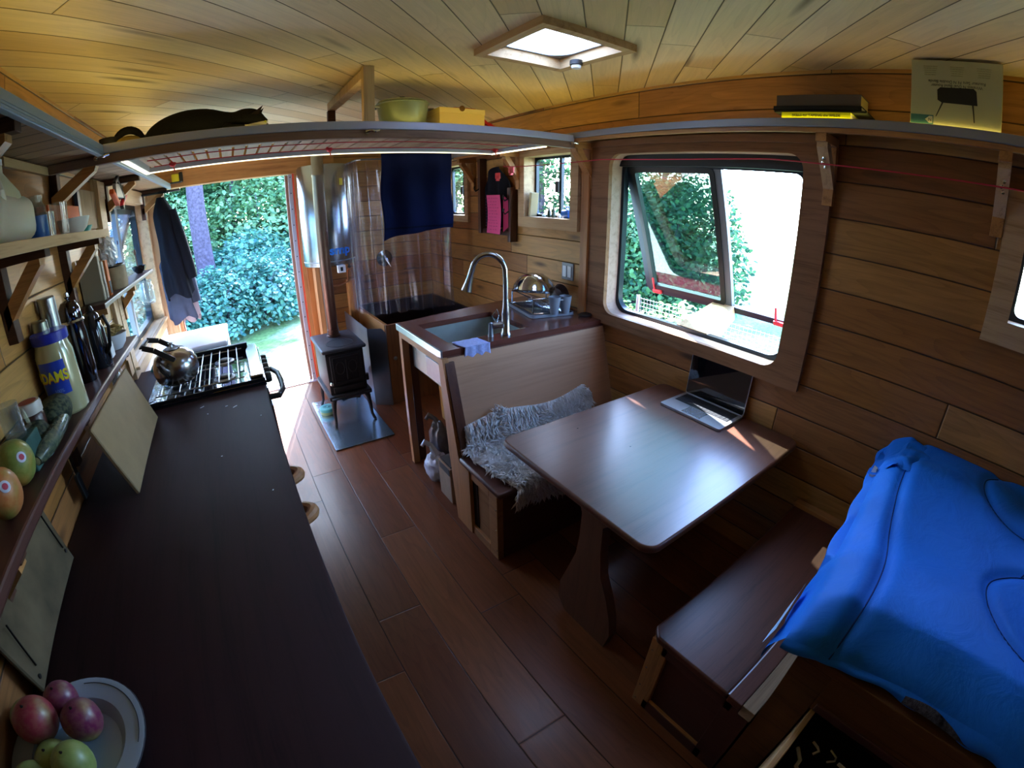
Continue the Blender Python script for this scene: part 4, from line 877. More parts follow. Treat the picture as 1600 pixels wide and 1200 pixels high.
# lower shelf things
LZ = 1.213
mj = thing('mayonnaise_jar', 'big plastic jar with blue lid and yellow-lettered blue label on the lower shelf', 'jar', (-.672, 1.62, LZ))
MB().lathe([(0, 0), (.060, 0), (.067, .008), (.068, .20), (.060, .225), (.058, .24), (0, .24)], (-.672, 1.62, LZ), 36).build('jar_body', plain('cream_filling', '#a8a27a', .18, Coat_Weight=.6), mj, smooth=True)
MB().lathe([(.0, .032), (.062, .032), (.065, .029), (.065, 0), (.062, -.002)], (-.672, 1.62, LZ + .24), 36).build('lid', plain('blue_lid', '#2430a8', .35), mj, smooth=True)
ma = math.atan2(1.62, -.672) + PI       # towards the room
def curved(r, x, y, z0, z1, a0, a1, n=14):
    return MB().grid(lambda u, v: (x + r * math.cos(a0 + (a1 - a0) * u), y + r * math.sin(a0 + (a1 - a0) * u), z0 + (z1 - z0) * v), n, 2)
curved(.0687, -.672, 1.62, LZ + .075, LZ + .185, -2.3, -.85).build('label', plain('blue_label', '#1f3fb0', .4), mj)
for j, (dz, c_) in enumerate(((0.0, '#d8cf32'), (-.0035, '#d27a34'))):
    MB().text('ADAMS', .046, TR(-.672, 1.62, LZ + .135 + dz) @ rotZ(-1.72 + PI / 2), bend=.0691 + .0005 * (1 - j), font_w=.85, bold=.0012).build('lettering', plain('letter%d' % j, c_, .5), mj)
MB().text('100%', .016, TR(-.672, 1.62, LZ + .088) @ rotZ(-1.45 + PI / 2), bend=.0692).build('small_lettering', plain('letter_blue', '#7f9ae0', .5), mj)
cyl('spread_jar', 'squat jar with white lid behind the glass mug on the lower kitchen shelf', 'jar', -.70, 1.37, LZ, [(0, 0), (.036, 0), (.040, .02), (.040, .09), (.034, .1), (0, .1)], plain('brown_spread', '#3a2018', .3),
    [('lid', [(.041, .10), (.042, .125), (.038, .132), (0, .132)], plain('white_lid2', '#b8b3ac', .4)), ('lid_print', [(.025, .1325), (.03, .1328), (.026, .133), (0, .133)], plain('lid_red', '#8e4038', .5))])
def fruit(name, label, cat_, c, r, mt, sub=None, rz=0, group=None, n=24):
    t = thing(name, label, cat_, (c[0], c[1], c[2] - r[2]), group)
    MB().blob(c, r, rotZ(rz), n, 16, lambda v: 1 + .03 * nz(v.x * 1.5, v.y * 1.5, v.z * 1.5) - .10 * math.exp(-((1 - v.z) * 9))).build('flesh', mt, t, smooth=True)
    if sub: sub(t)
    return t
def fruitmat(name, a, b, sc_=9, rough=.35):
    g = NG(name); tc = g.n('TexCoord').outputs['Object']
    n = g.n('TexNoise', {'Vector': tc, 'Scale': sc_, 'Detail': 2.0}).outputs[0]; n2 = g.n('TexNoise', {'Vector': tc, 'Scale': 90.0, 'Detail': 2.0}).outputs[0]
    c = g.mix(g.ramp(n, [(.50, (0, 0, 0, 1)), (.66, (1, 1, 1, 1))]), lin(a), lin(b)); c = g.mix(.10, c, g.ramp(n2, [(.4, lin(a, .6)), (.6, lin('#b8b47a'))]))
    return g.done(g.bsdf(c, rough))
def sticker(c, r, d):
    def f(t):
        d_ = Vector(d).normalized(); p = Vector(c) + Vector((d_.x * r[0], d_.y * r[1], d_.z * r[2])) * 1.012
        q = d_.to_track_quat('Z', 'Y').to_matrix().to_4x4(); q.translation = p
        s_ = MB().lathe([(0, 0.001), (.012, 0.0), (.0135, -.001)], (0, 0, 0), 20, q).build('sticker', plain('sticker_white', '#c2c6d8', .5), t)
        MB().lathe([(0, 0.0016), (.0075, 0.0014)], (0, 0, 0), 16, q).build('sticker_print', plain('sticker_red', '#b04458', .5), s_)
    return f
c1, r1 = (-.672, 1.135, LZ + .060), (.050, .056, .060); c2, r2 = (-.655, .985, LZ + .060), (.050, .055, .060)
fruit('mango', 'green-yellow mango with oval sticker on the lower kitchen shelf, the farther of two', 'mango', c1, r1, fruitmat('mango_green', '#6f7c38', '#a8823a'), sticker(c1, r1, (.75, -.55, .35)))
fruit('mango', 'orange-red mango with oval sticker at the near end of the lower kitchen shelf', 'mango', c2, r2, fruitmat('mango_orange', '#b5693a', '#7f7c38'), sticker(c2, r2, (.72, -.55, .42)))
cu_ = thing('cucumber', 'thick grey-green cucumber wrapped in film beside the mangoes', 'cucumber', (-.645, 1.36, LZ))
MB().tube([(-.645 + .010 * math.sin(i / 3), 1.19 + .028 * i, LZ + .026 + .001 * i) for i in range(13)], [.014, .022, .025, .026, .026, .026, .026, .026, .026, .025, .023, .018, .008], 16).build('body', fruitmat('cucumber_skin', '#2c3b36', '#3f4e42', 8, .25), cu_, smooth=True)
MB().tube([(-.646, 1.186, LZ + .026), (-.645, 1.181, LZ + .026)], [.012, .004], 12).build('stem_end', plain('cucumber_end', '#6d6a4a', .7), cu_, smooth=True)
fruit('melon', 'dark green netted melon on the lower kitchen shelf in front of the big jar', 'melon', (-.668, 1.475, LZ + .052), (.052, .088, .052), fruitmat('dark_melon', '#13201b', '#223029', 30, .6))
fruit('melon', 'second dark green melon between the netted melon and the glass mug', 'melon', (-.69, 1.335, LZ + .045), (.045, .05, .045), fruitmat('dark_melon2', '#101916', '#1c2925', 30, .6))
t = thing('glass_mug', 'clear glass mug with loop handle at the left edge on the lower kitchen shelf', 'mug', (-.68, 1.15, LZ + .118))
gm = (-.69, 1.225, LZ + .09)
MB().lathe([(0, 0), (.03, 0), (.034, .09), (.031, .09), (.027, .008), (0, .008)], gm, 24).build('glass_body', MAT['jar'], t, smooth=True)
MB().tube([(gm[0] + .03, gm[1] - .005, gm[2] + .075), (gm[0] + .055, gm[1] - .02, gm[2] + .07), (gm[0] + .06, gm[1] - .02, gm[2] + .03), (gm[0] + .03, gm[1] - .01, gm[2] + .015)], .006, 8).build('handle', MAT['jar'], t, smooth=True)
tag(MB().box((-.735, 1.18, LZ), (-.645, 1.27, LZ + .09), .004).build('carton', plain('green_white_pack', '#31504c', .6, var=.2, nscale=30)), 'dark green packet standing under the glass mug on the lower kitchen shelf', 'packet')
tag(MB().lathe([(0, 0), (.03, 0), (.055, .01), (.056, .013), (0, .006)], (-.675, 1.255, LZ + .0), 28).build('saucer', plain('pale_blue_plate', '#7f90b0', .3), smooth=True), 'pale blue saucer behind the farther mango', 'saucer')
cyl('steel_canister', 'tall brushed steel canister behind the big jar on the lower kitchen shelf', 'canister', -.712, 1.77, LZ, [(0, 0), (.034, 0), (.034, .36), (.030, .365), (0, .365)], MAT['steel'])
cyl('steel_canister', 'shorter brushed steel canister left of the tall one, behind the big jar', 'canister', -.712, 1.66, LZ, [(0, 0), (.030, 0), (.030, .30), (.026, .305), (0, .305)], plain('canister2', '#8f938c', .3, 1.0))
t = cyl('teapot', 'polished dark teapot with domed lid behind the big jar', 'teapot', -.69, 1.93, LZ, [(0, 0), (.04, 0), (.048, .05), (.048, .19), (.044, .24), (.046, .25), (.044, .29), (.03, .315), (0, .325)], plain('polished_dark', '#5a5a64', .08, 1.0),
        [('knob', [(.006, .325), (.012, .335), (.008, .35), (0, .352)], MAT['chrome']), ('rim', [(.049, .235), (.052, .24), (.049, .247)], MAT['chrome'])])
t = cyl('french_press', 'smoked glass press with steel handle and white tag on the lower kitchen shelf', 'press', -.665, 2.10, LZ, [(0, 0), (.046, 0), (.048, .01), (.046, .16), (.040, .18), (.036, .22), (.026, .235), (0, .24)], plain('smoky_glass', '#20222a', .12, 0.2, Coat_Weight=.8),
        [('coffee_lid', [(.02, .24), (.012, .262), (0, .266)], MAT['blackm'])])
MB().tube([(-.628, 2.075, LZ + .20), (-.60, 2.06, LZ + .215), (-.585, 2.055, LZ + .17), (-.60, 2.06, LZ + .09), (-.622, 2.07, LZ + .06)], .008, 8).build('handle', MAT['blackm'], t, smooth=True)
MB().box((-.612, 2.075, LZ + .03), (-.606, 2.13, LZ + .09), .001).build('white_tag', MAT['white'], t)
bw = bowl_thing('white_bowl', -.668, 2.38, LZ, .072, .075, MAT['white'], 'white bowl heaped with yellow chips at the far end of the lower kitchen shelf', 'bowl')
m = MB(); rr = random.Random(8)
for i in range(26):
    a = rr.uniform(0, 2 * PI); d = rr.uniform(0, .05); c = Vector((-.668 + d * math.cos(a), 2.38 + d * math.sin(a), LZ + .075 + rr.uniform(0, .035)))
    m.blob(c, (.022, .016, .004), Matrix.Rotation(rr.uniform(-1, 1), 4, (rr.random(), rr.random(), rr.random())) , 8, 5)
o = tag(m.build('chips', plain('yellow_chips', '#a9935e', .6), smooth=True), 'yellow chips heaped in the white bowl', 'food'); o['kind'] = 'stuff'
# middle shelf things
MZ = 1.459
t = thing('canvas_pot', 'beige canvas wrapped pot with black rim on the middle shelf by the left window', 'pot', (-.675, 2.75, MZ))
MB().lathe([(0, 0), (.052, 0), (.058, .03), (.056, .10), (.050, .118), (0, .118)], (-.675, 2.75, MZ), 26, sy=1.9).build('body', plain('canvas', '#8a7a62', .9, var=.25, nscale=14), t, smooth=True)
MB().tube([(-.675 + .052 * math.cos(a), 2.75 + .10 * math.sin(a), MZ + .12) for a in [2 * PI * i / 26 for i in range(26)]], .005, 6, closed=True).build('rim', MAT['blackm'], t, smooth=True)
t = thing('plastic_bag', 'crumpled clear plastic bag with red print on top of the canvas pot', 'bag', (-.675, 2.74, MZ + .12))
MB().blob((-.680, 2.70, MZ + .20), (.045, .095, .075), None, 26, 18, lambda v: 1 + .25 * nz(v.x * 3, v.y * 3, v.z * 3)).build('film', plain('milky_film', '#aab4c4', .25, Alpha=.7), t)
MB().lathe([(0, 0), (.012, 0)], (0, 0, 0), 12, TR(-.634, 2.74, MZ + .235) @ rotY(PI / 2)).build('print', plain('pink_print', '#c04468', .5), t)
t = thing('cutlery_bowl', 'small glossy black bowl at the far end of the middle shelf, a spoon in it', 'bowl', (-.675, 3.43, MZ))
MB().lathe([(0, 0), (.02, 0), (.045, .025), (.05, .05), (.047, .05), (.042, .028), (0, .006)], (-.675, 3.43, MZ), 26).build('bowl_body', plain('glossy_black', '#17110f', .1), t, smooth=True)
MB().tube([(-.68, 3.42, MZ + .03), (-.70, 3.50, MZ + .12)], .005, 6).blob((-.703, 3.51, MZ + .14), (.010, .014, .022), n=12, m=8).build('spoon', plain('wood_spoon', '#5a3c2c', .6), t, smooth=True)
for i, (y, w_, h, c, lab) in enumerate([(2.30, .035, .20, '#8f8878', 'beige book leaning in the bracket on the middle shelf'), (2.36, .03, .17, '#9b958a', 'pale grey book on the middle shelf beside the beige one'), (2.43, .045, .17, '#c06a34', 'orange and dark packet on the middle shelf left of the canvas pot')]):
    t = thing('book' if i < 2 else 'packet', lab, 'book' if i < 2 else 'packet', (-.69, y + w_ / 2, MZ))
    MB().box((-.742, y, MZ), (-.64, y + w_, MZ + h), .002).build('cover', plain('mshelf%d' % i, c, .6), t)
    MB().box((-.741, y + .004, MZ + h - .001), (-.642, y + w_ - .004, MZ + h + .001)).build('pages' if i < 2 else 'flap', plain('mshelfp%d' % i, '#c8c0ac', .7), t)
    MB().box((-.6405, y + .006, MZ + .01), (-.638, y + w_ - .006, MZ + .07)).build('spine_label' if i < 2 else 'dark_label', plain('mshelfq%d' % i, '#a8a090' if i < 2 else '#20242c', .7), t)
t = cyl('hanging_jar', 'clear jar hanging below the far end of the middle shelf', 'jar', -.665, 3.50, 1.235, [(0, 0), (.045, 0), (.052, .02), (.052, .12), (.044, .14), (.046, .165), (.042, .165), (.040, .14), (.048, .12), (.048, .02), (0, .006)], MAT['jar'])
MB().tube([(-.665, 3.455, 1.40), (-.665, 3.48, 1.433), (-.665, 3.52, 1.433), (-.665, 3.545, 1.40)], .0015, 5).build('wire', MAT['steelD'], t)
# saw hanging from the shelf
t = thing('hand_clamp', 'black clamp with orange and red grips hanging under the left overhead shelf', 'clamp', (-.62, 2.90, 1.88))
MB().beam((-.62, 2.86, 2.04), (-.62, 3.02, 1.93), .02, .022, bev=.003).beam((-.62, 3.02, 1.945), (-.62, 2.93, 1.88), .022, .02, bev=.003).beam((-.62, 2.80, 2.01), (-.62, 2.90, 2.05), .02, .02, bev=.003).build('frame', MAT['black'], t)
MB().box((-.632, 2.80, 1.935), (-.612, 2.98, 2.01), .003).build('blade', plain('saw_steel', '#8a8a8c', .4, .7), t)
MB().beam((-.622, 2.72, 1.965), (-.622, 2.84, 1.90), .03, .03, bev=.008).build('orange_grip', plain('orange_grip', '#d05a2a', .5), t)
MB().beam((-.622, 2.93, 1.89), (-.622, 3.06, 1.955), .026, .026, bev=.008).build('red_grip', MAT['red'], t)
t = thing('tape_measure', 'yellow and black tape measure hanging on the header above the door', 'tape measure', (-.44, 4.48, 2.09))
MB().box((-.485, 4.46, 2.105), (-.415, 4.50, 2.175), .012).build('case', plain('yellow_case', '#d9cf2a', .4), t, smooth=True)
MB().box((-.415, 4.46, 2.10), (-.385, 4.50, 2.185), .006).box((-.50, 4.465, 2.095), (-.40, 4.495, 2.108), .004).build('black_grip', MAT['black'], t)
# knives and things between shelf and counter
t = thing('spice_jar', 'tall glass jar of red and dark stuff on the counter behind the leaning cutting board', 'jar', (-.70, 2.36, .91))
MB().lathe([(0, 0), (.035, 0), (.038, .01), (.036, .17), (.028, .19), (.028, .21), (0, .21)], (-.70, 2.38, .917), 24).build('glass_body', MAT['jar'], t, smooth=True)
MB().lathe([(0, 0), (.03, 0), (.03, .10), (0, .10)], (-.70, 2.38, .92), 20).build('contents', plain('red_brown_stuff', '#6a3030', .6, var=.5, nscale=60), t, smooth=True)
t = thing('knife', 'kitchen knife hanging under the lower kitchen shelf behind the leaning cutting board', 'knife', (-.70, 1.56, .98))
MB().box((-.702, 1.50, 1.02), (-.700, 1.53, 1.16), 0).build('blade', MAT['chrome'], t)
MB().box((-.708, 1.49, .94), (-.694, 1.525, 1.03), .004).build('grip', MAT['black'], t)
# cutting boards
def board(name, label, P0, P1, P2, P3, th_, mt, extra=None):
    t = thing(name, label, 'cutting board', P0)
    a, b, c, d = map(Vector, (P0, P1, P2, P3)); n = (b - a).cross(d - a).normalized() * th_
    MB().add([a, b, c, d, a + n, b + n, c + n, d + n], [(0, 1, 2, 3), (4, 5, 6, 7), (0, 1, 5, 4), (1, 2, 6, 5), (2, 3, 7, 6), (3, 0, 4, 7)]).build('board', mt, t,
        mod=lambda o: setattr(o.modifiers.new('b', 'BEVEL'), 'width', .004))
    if extra: extra(t)
    return t
board('cutting_board', 'clean pale cutting board leaning from the counter against the lower kitchen shelf', (-.520, 1.50, .902), (-.520, 2.155, .902), (-.600, 2.155, 1.165), (-.600, 1.50, 1.165), .016, plain('birch_board', '#8a7352', .6, var=.08, nscale=12))
def grooves(t):
    m = MB()
    for (a, b) in (((-.7035, 1.18, 1.09), (-.703, 1.20, .965)), ((-.7035, .80, 1.07), (-.702, .79, .95))):
        MB().beam(a, b, .004, .003).build('groove', plain('dark_groove', '#1c1815', .8), t)
    for (y, z) in ((1.205, .95), (.775, .93)): MB().lathe([(0, 0), (.006, 0), (.006, .002), (0, .002)], (0, 0, 0), 12, TR(-.7035, y, z) @ rotY(PI / 2)).build('screw_hole', MAT['black'], t)
board('cutting_board', 'worn stained cutting board with dark grooves standing against the wall', (-.716, .75, .902), (-.716, 1.23, .902), (-.738, 1.23, 1.172), (-.738, .75, 1.172), .014, plain('worn_board', '#5a4c38', .7, var=.35, nscale=9), grooves)
tag(MB().box((-.735, .93, 1.10), (-.69, .96, 1.184), .002).build('wood_block', MAT['paleZ']), 'small pale wooden block in front of the worn cutting board, under the lower shelf', 'block')
# plate of fruit
pc = Vector((-.583, .575, .901))
t = thing('enamel_plate', 'wide white enamel plate with worn dark rim on the near end of the dark counter', 'plate', pc)
MB().lathe([(0, 0), (.09, 0), (.105, .010), (.115, .022), (.152, .030), (.158, .030), (.158, .034), (.150, .034), (.112, .027), (.10, .014), (.09, .005), (0, .004)], pc, 48).build('plate_body', plain('white_enamel2', '#9fb0bd', .25), t, smooth=True)
MB().tube([(pc.x + .1585 * math.cos(a), pc.y + .1585 * math.sin(a), pc.z + .0325) for a in [2 * PI * i / 48 for i in range(48)]], .0016, 6, closed=True).build('rim', plain('worn_rim', '#33333a', .7), t, smooth=True)
MB().tube([(pc.x + .145 * math.cos(a), pc.y + .145 * math.sin(a), pc.z + .0335) for a in [-.2 + 1.7 * i / 24 for i in range(25)]], .0009, 5).build('worn_line', plain('worn_line', '#2c2c34', .7), t)
pm = [fruitmat('plum_red', '#8a2438', '#747a3a', 9), fruitmat('plum_green', '#7c8a48', '#6a743e', 9), fruitmat('plum_purple', '#6a1844', '#8a8a3c', 7)]
def stemmed(c, r):
    def f(t): MB().tube([(c[0], c[1], c[2] + r * .88), (c[0] + .002, c[1] - .003, c[2] + r * 1.08)], [.004, .002], 6).build('stem', plain('stem', '#1c120e', .8), t)
    return f
FR = [((-.650, .615, .982), .042, 0, 'big red-green pear-like plum on top of the pile with a dark stem hole'), ((-.612, .675, .955), .034, 2, 'dark red plum at the back of the plate'), ((-.553, .610, .958), .038, 2, 'purple and yellow plum on the right of the pile'),
      ((-.570, .520, .955), .038, 1, 'pale green plum at the near right of the pile'), ((-.625, .545, .940), .036, 1, 'green plum half hidden in the middle of the pile'), ((-.70, .655, .945), .036, 1, 'dull green plum at the far left of the plate'), ((-.665, .50, .95), .036, 1, 'green plum at the near left of the pile')]
for c, r, k, lab in FR: fruit('plum', lab, 'plum', c, (r * 1.12, r * 1.12, r * 1.18), pm[k], stemmed(c, r * 1.12), group='plums on the enamel plate')

# ================================================================== STOVE CORNER
hearth = tag(MB().box((.436, 2.988, .002), (.907, 3.95, .012), .001).build('hearth_plate', plain('hearth_steel', '#9fb4c4', .22, .9, var=.06, nscale=6)), 'shiny metal hearth plate on the floor under the wood stove', 'plate')
ws = thing('wood_stove', 'small black cast iron wood stove standing on four curved legs on the metal plate', 'stove', (.69, 3.6, .012))
MB().box((.535, 3.37, .28), (.845, 3.84, .63), .012).build('firebox', MAT['iron'], ws, smooth=True)
MB().box((.510, 3.345, .63), (.870, 3.865, .660), .014, seg=3).build('top_plate', plain('stove_top', '#3a3c42', .45, .5, var=.15, nscale=30), ws, smooth=True)
MB().lathe([(.113, 0), (.113, .0025), (.105, .003), (.103, .0012), (0, .0012)], (.69, 3.50, .6600), 36).build('cook_ring', plain('stove_lid', '#34363c', .5, .5), ws)
MB().box((.512, 3.33, .245), (.868, 3.86, .285), .010).box((.53, 3.30, .262), (.85, 3.34, .272), .004).build('base_ledge', MAT['iron'], ws, smooth=True)
d_ = MB().box((.565, 3.352, .36), (.815, 3.372, .605), .006).build('door', MAT['iron'], ws, smooth=True)
m = MB()
m.ring(rrect(.585, .795, .375, .59, .01), rrect(.597, .783, .387, .578, .01), 1, 3.346, 3.353)
for cx in (.64, .74):
    m.tube([(cx + .035 * math.cos(a), 3.350, .50 + .05 * math.sin(a)) for a in [2 * PI * i / 18 for i in range(18)]], .004, 6, closed=True)
m.tube([(.69, 3.350, .40), (.69, 3.350, .56)], .005, 6)
m.build('door_relief', MAT['iron'], d_, smooth=True)
MB().box((.565, 3.355, .295), (.815, 3.372, .345), .005).build('ash_door', MAT['iron'], ws, smooth=True)
MB().tube([(.562, 3.36, .405), (.548, 3.335, .41), (.545, 3.30, .405)], [.007, .009, .015], 12).blob((.545, 3.295, .405), (.015, .015, .015), n=14, m=10).build('handle', MAT['chrome'], ws, smooth=True)
MB().lathe([(0, 0), (.018, 0), (.018, .05), (0, .05)], (.85, 3.38, .35), 14).build('hinge', MAT['iron'], ws, smooth=True)
for (x, y, sx_, sy_) in ((.545, 3.365, -1, -1), (.835, 3.365, 1, -1), (.545, 3.83, -1, 1), (.835, 3.83, 1, 1)):
    MB().tube([(x - sx_ * .02, y, .27), (x, y + sy_ * .004, .22), (x + sx_ * .008, y + sy_ * .012, .14), (x + sx_ * .010, y + sy_ * .02, .06), (x + sx_ * .02, y + sy_ * .04, .025), (x + sx_ * .024, y + sy_ * .05, .016)], [.026, .022, .016, .012, .013, .012], 10).build('leg', MAT['iron'], ws, smooth=True)
MB().prism([(.56, .265), (.60, .262), (.62, .225), (.66, .238), (.72, .238), (.76, .225), (.78, .262), (.82, .265)], 1, 3.336, 3.342).build('skirt', MAT['iron'], ws)
g = NG('stovepipe_metal'); z_ = g.n('SeparateXYZ', {0: g.n('NewGeometry').outputs['Position']}).outputs[2]
nn = g.n('TexNoise', {'Vector': g.n('NewGeometry').outputs['Position'], 'Scale': 12.0}).outputs[0]
zz = g.math('ADD', z_, g.math('MULTIPLY', nn, .25))
pipe_m = g.done(g.bsdf(g.ramp(g.n('MapRange', {0: zz, 1: .7, 2: 2.2}).outputs[0], [(0, lin('#4a2c22')), (.3, lin('#6e4a3c')), (.55, lin('#80685a')), (1, lin('#a0a096'))]), .38, .8))
sp = thing('stovepipe', 'tall bronze-grey stovepipe rising from the wood stove through the ceiling', 'pipe', (.695, 3.73, .66))
MB().lathe([(.058, 0), (.058, .012), (.050, .016), (.050, .06), (.047, .062), (.047, 1.30), (.049, 1.305), (.049, 1.32), (.047, 1.325), (.047, ZC - .661)], (.695, 3.73, .661), 32).build('flue', pipe_m, sp, smooth=True)
MB().lathe([(.085, 0), (.085, -.012), (.05, -.012)], (.695, 3.73, ZC), 32).build('ceiling_collar', MAT['steel'], sp, smooth=True)
t = thing('round_tin', 'round turquoise tin with dark printed lid on the metal plate under the wood stove', 'tin', (.535, 3.66, .013))
MB().lathe([(0, 0), (.066, 0), (.068, .004), (.066, .03)], (.53, 3.665, .0135), 32).build('tin_body', plain('yellow_green_tin', '#8a9a6a', .4), t, smooth=True)
MB().lathe([(.068, .026), (.069, .05), (.064, .055), (0, .056)], (.53, 3.665, .0135), 32).build('lid', plain('turquoise_lid', '#4f9c9a', .35), t, smooth=True)
m = MB()
for k in range(14):
    a = k * 2 * PI / 14; m.beam((.53 + .012 * math.cos(a), 3.665 + .012 * math.sin(a), .070), (.53 + .04 * math.cos(a + .5), 3.665 + .04 * math.sin(a + .5), .070), .003, .001)
m.build('lid_print', plain('dark_teal_print', '#1d4a4c', .5), t)
hs = thing('heat_shield', 'bent sheet metal heat shield standing between the wood stove and the shower box', 'shield', (.95, 3.75, 0))
MB().box((.955, 3.60, .0), (.962, 4.38, .70), .001).build('shield_panel', plain('shield_zinc', '#8d96a3', .3, .9, var=.1, nscale=8), hs)
MB().add([(.955, 3.60, 0), (.955, 3.60, .70), (1.06, 3.53, .70), (1.09, 3.51, .66), (1.09, 3.51, 0), (.957, 3.606, 0), (.957, 3.606, .70), (1.062, 3.536, .70), (1.092, 3.516, .66), (1.092, 3.516, 0)],
         [(0, 1, 2, 3, 4), (9, 8, 7, 6, 5), (0, 5, 6, 1), (1, 6, 7, 2), (2, 7, 8, 3), (3, 8, 9, 4)]).build('bent_flange', plain('shield_zinc_dark', '#6d7078', .35, .8, var=.1, nscale=8), hs)

# water heater on the end wall
wh = thing('water_heater', 'tall silver cylindrical water heater behind the stovepipe with blue letters low down', 'water heater', (.845, 4.27, 1.18))
g = NG('heater_silver'); tc = g.n('NewGeometry').outputs['Position']
MAT['heater'] = g.done(g.bsdf(lin('#a2acb6'), .24, 1.0))
MB().lathe([(0, 0), (.20, 0), (.235, .012), (.238, .03), (.238, .88), (.225, .90), (0, .90)], (.845, 4.27, 1.19), 56).build('tank', MAT['heater'], wh, smooth=True)
MB().lathe([(.239, .045), (.2405, .05), (.239, .055)], (.845, 4.27, 1.19), 56).build('seam_band', MAT['steelD'], wh, smooth=True)
MB().text('smp', .105, TR(.845, 4.27, 1.335) @ rotZ(.25), bend=.2395, font_w=1.2, bold=.003).build('lettering', plain('blue_letters', '#1668c4', .4), wh)
curved(.2395, .845, 4.27, 1.90, 1.96, -PI / 2 + .40, -PI / 2 + .56, 6).build('yellow_sticker', plain('yellow_sticker', '#c4b43a', .5), wh)
MB().box((.86, 4.02, 1.135), (.93, 4.06, 1.20), .002).build('thermostat_plate', MAT['white'], wh)
MB().box((.882, 4.015, 1.150), (.905, 4.021, 1.185), .001).build('dial', MAT['black'], wh)
m = MB().tube([(1.03, 4.30, 1.20), (1.03, 4.30, 1.13), (1.02, 4.33, 1.11), (1.02, 4.36, .99), (.93, 4.36, .97), (.86, 4.38, .97)], .009, 10)
m.build('copper_pipe', plain('copper', '#b07a5a', .3, .9), wh, smooth=True)
MB().lathe([(0, 0), (.012, 0), (.012, .04), (0, .04)], (1.03, 4.30, 1.13), 12).tube([(1.005, 4.27, 1.15), (1.06, 4.27, 1.15)], .005, 8).build('valve', MAT['blackm'], wh, smooth=True)
MB().box((.70, 4.30, .0), (.74, 4.45, 1.18)).build('support_post', MAT['cedarZ'], wh)
MB().box((1.02, 4.38, .0), (1.10, 4.46, 1.0), .003).build('support_post', wood('heater_post', '#a8703e', '#7d4a26', (0, 0, 1), .5), wh)
MB().box((.62, 4.02, 1.150), (1.07, 4.50, 1.188), .003).build('support_shelf', MAT['cedarX'], wh) if False else None
for zz in (1.45, 1.90): MB().box((.70, 4.49, zz), (.98, 4.549, zz + .04)).build('wall_cleat', MAT['steelD'], wh)

# shower box with clear curtain
sb = thing('shower_box', 'orange wood sided shower box in the far right corner', 'shower', (1.5, 4.0, 0))
shp = wood('orange_fir', '#b5763c', '#8a5226', (0, 1, 0), .4)
MB().box((1.095, 3.555, .0), (1.125, 4.545, .72), .003).build('side_panel', shp, sb)
MB().box((1.10, 3.53, .0), (1.995, 3.555, .72), .003).build('front_panel', wood('brown_fir', '#7a4d2c', '#543019', (0, 0, 1), .45), sb)
MB().box((1.125, 3.555, .10), (1.995, 4.545, .14)).build('pan', plain('dark_pan', '#241a1a', .4), sb)
MB().box((1.125, 4.535, .14), (1.98, 4.548, .70)).box((1.985, 3.56, .14), (1.998, 4.54, .70)).build('liner', plain('dark_liner', '#2a1c1a', .35), sb)
MB().lathe([(0, 0), (.006, 0), (.018, .004), (0, .012)], (0, 0, 0), 12, TR(1.16, 3.53, .42) @ rotX(PI / 2)).build('latch', MAT['steelD'], sb)
def curt(u, v):
    # hangs from the rack in an L: along the front, gathering at the heater side
    x = 1.00 + .78 * u; y = 3.62 + .030 * math.sin(u * 44 + 2 * math.sin(u * 7)) + .010 * math.sin(u * 83 + 1) + .02 * v * math.sin(u * 19) + .10 * (1 - u) ** 2
    return (x + .012 * math.sin(u * 67 + v * 2) + .02 * (1 - v), y, .78 + v * 1.28)
scu = thing('shower_curtain', 'clear plastic shower curtain hanging in folds around the shower box', 'curtain', (1.35, 3.62, .78))
MB().grid(curt, 150, 24).build('film', MAT['curtain'], scu, smooth=True)
MB().grid(lambda u, v: (.985 + .02 * math.sin(u * 30) + .012 * math.sin(u * 55), 3.70 + .30 * u, .80 + v * 1.27), 40, 14).build('film', MAT['curtain'], scu, smooth=True)
MB().tube([(.99, 4.0, 2.07), (.99, 3.66, 2.07), (1.02, 3.63, 2.07), (1.99, 3.63, 2.07)], .007, 8).build('rail', MAT['steelD'], scu, smooth=True)
sv = thing('shower_valve', 'round chrome shower valve with lever on the end wall behind the curtain', 'valve', (1.464, 4.53, 1.152))
MB().lathe([(0, 0), (.085, 0), (.082, .008), (.04, .014), (.034, .05), (0, .055)], (0, 0, 0), 36, TR(1.464, 4.535, 1.152) @ rotX(PI / 2)).build('plate', plain('valve_chrome', '#8d9096', .12, 1.0), sv, smooth=True)
MB().tube([(1.464, 4.48, 1.152), (1.478, 4.46, 1.12), (1.50, 4.45, 1.07)], [.016, .011, .008], 12).build('lever', MAT['chrome'], sv, smooth=True)

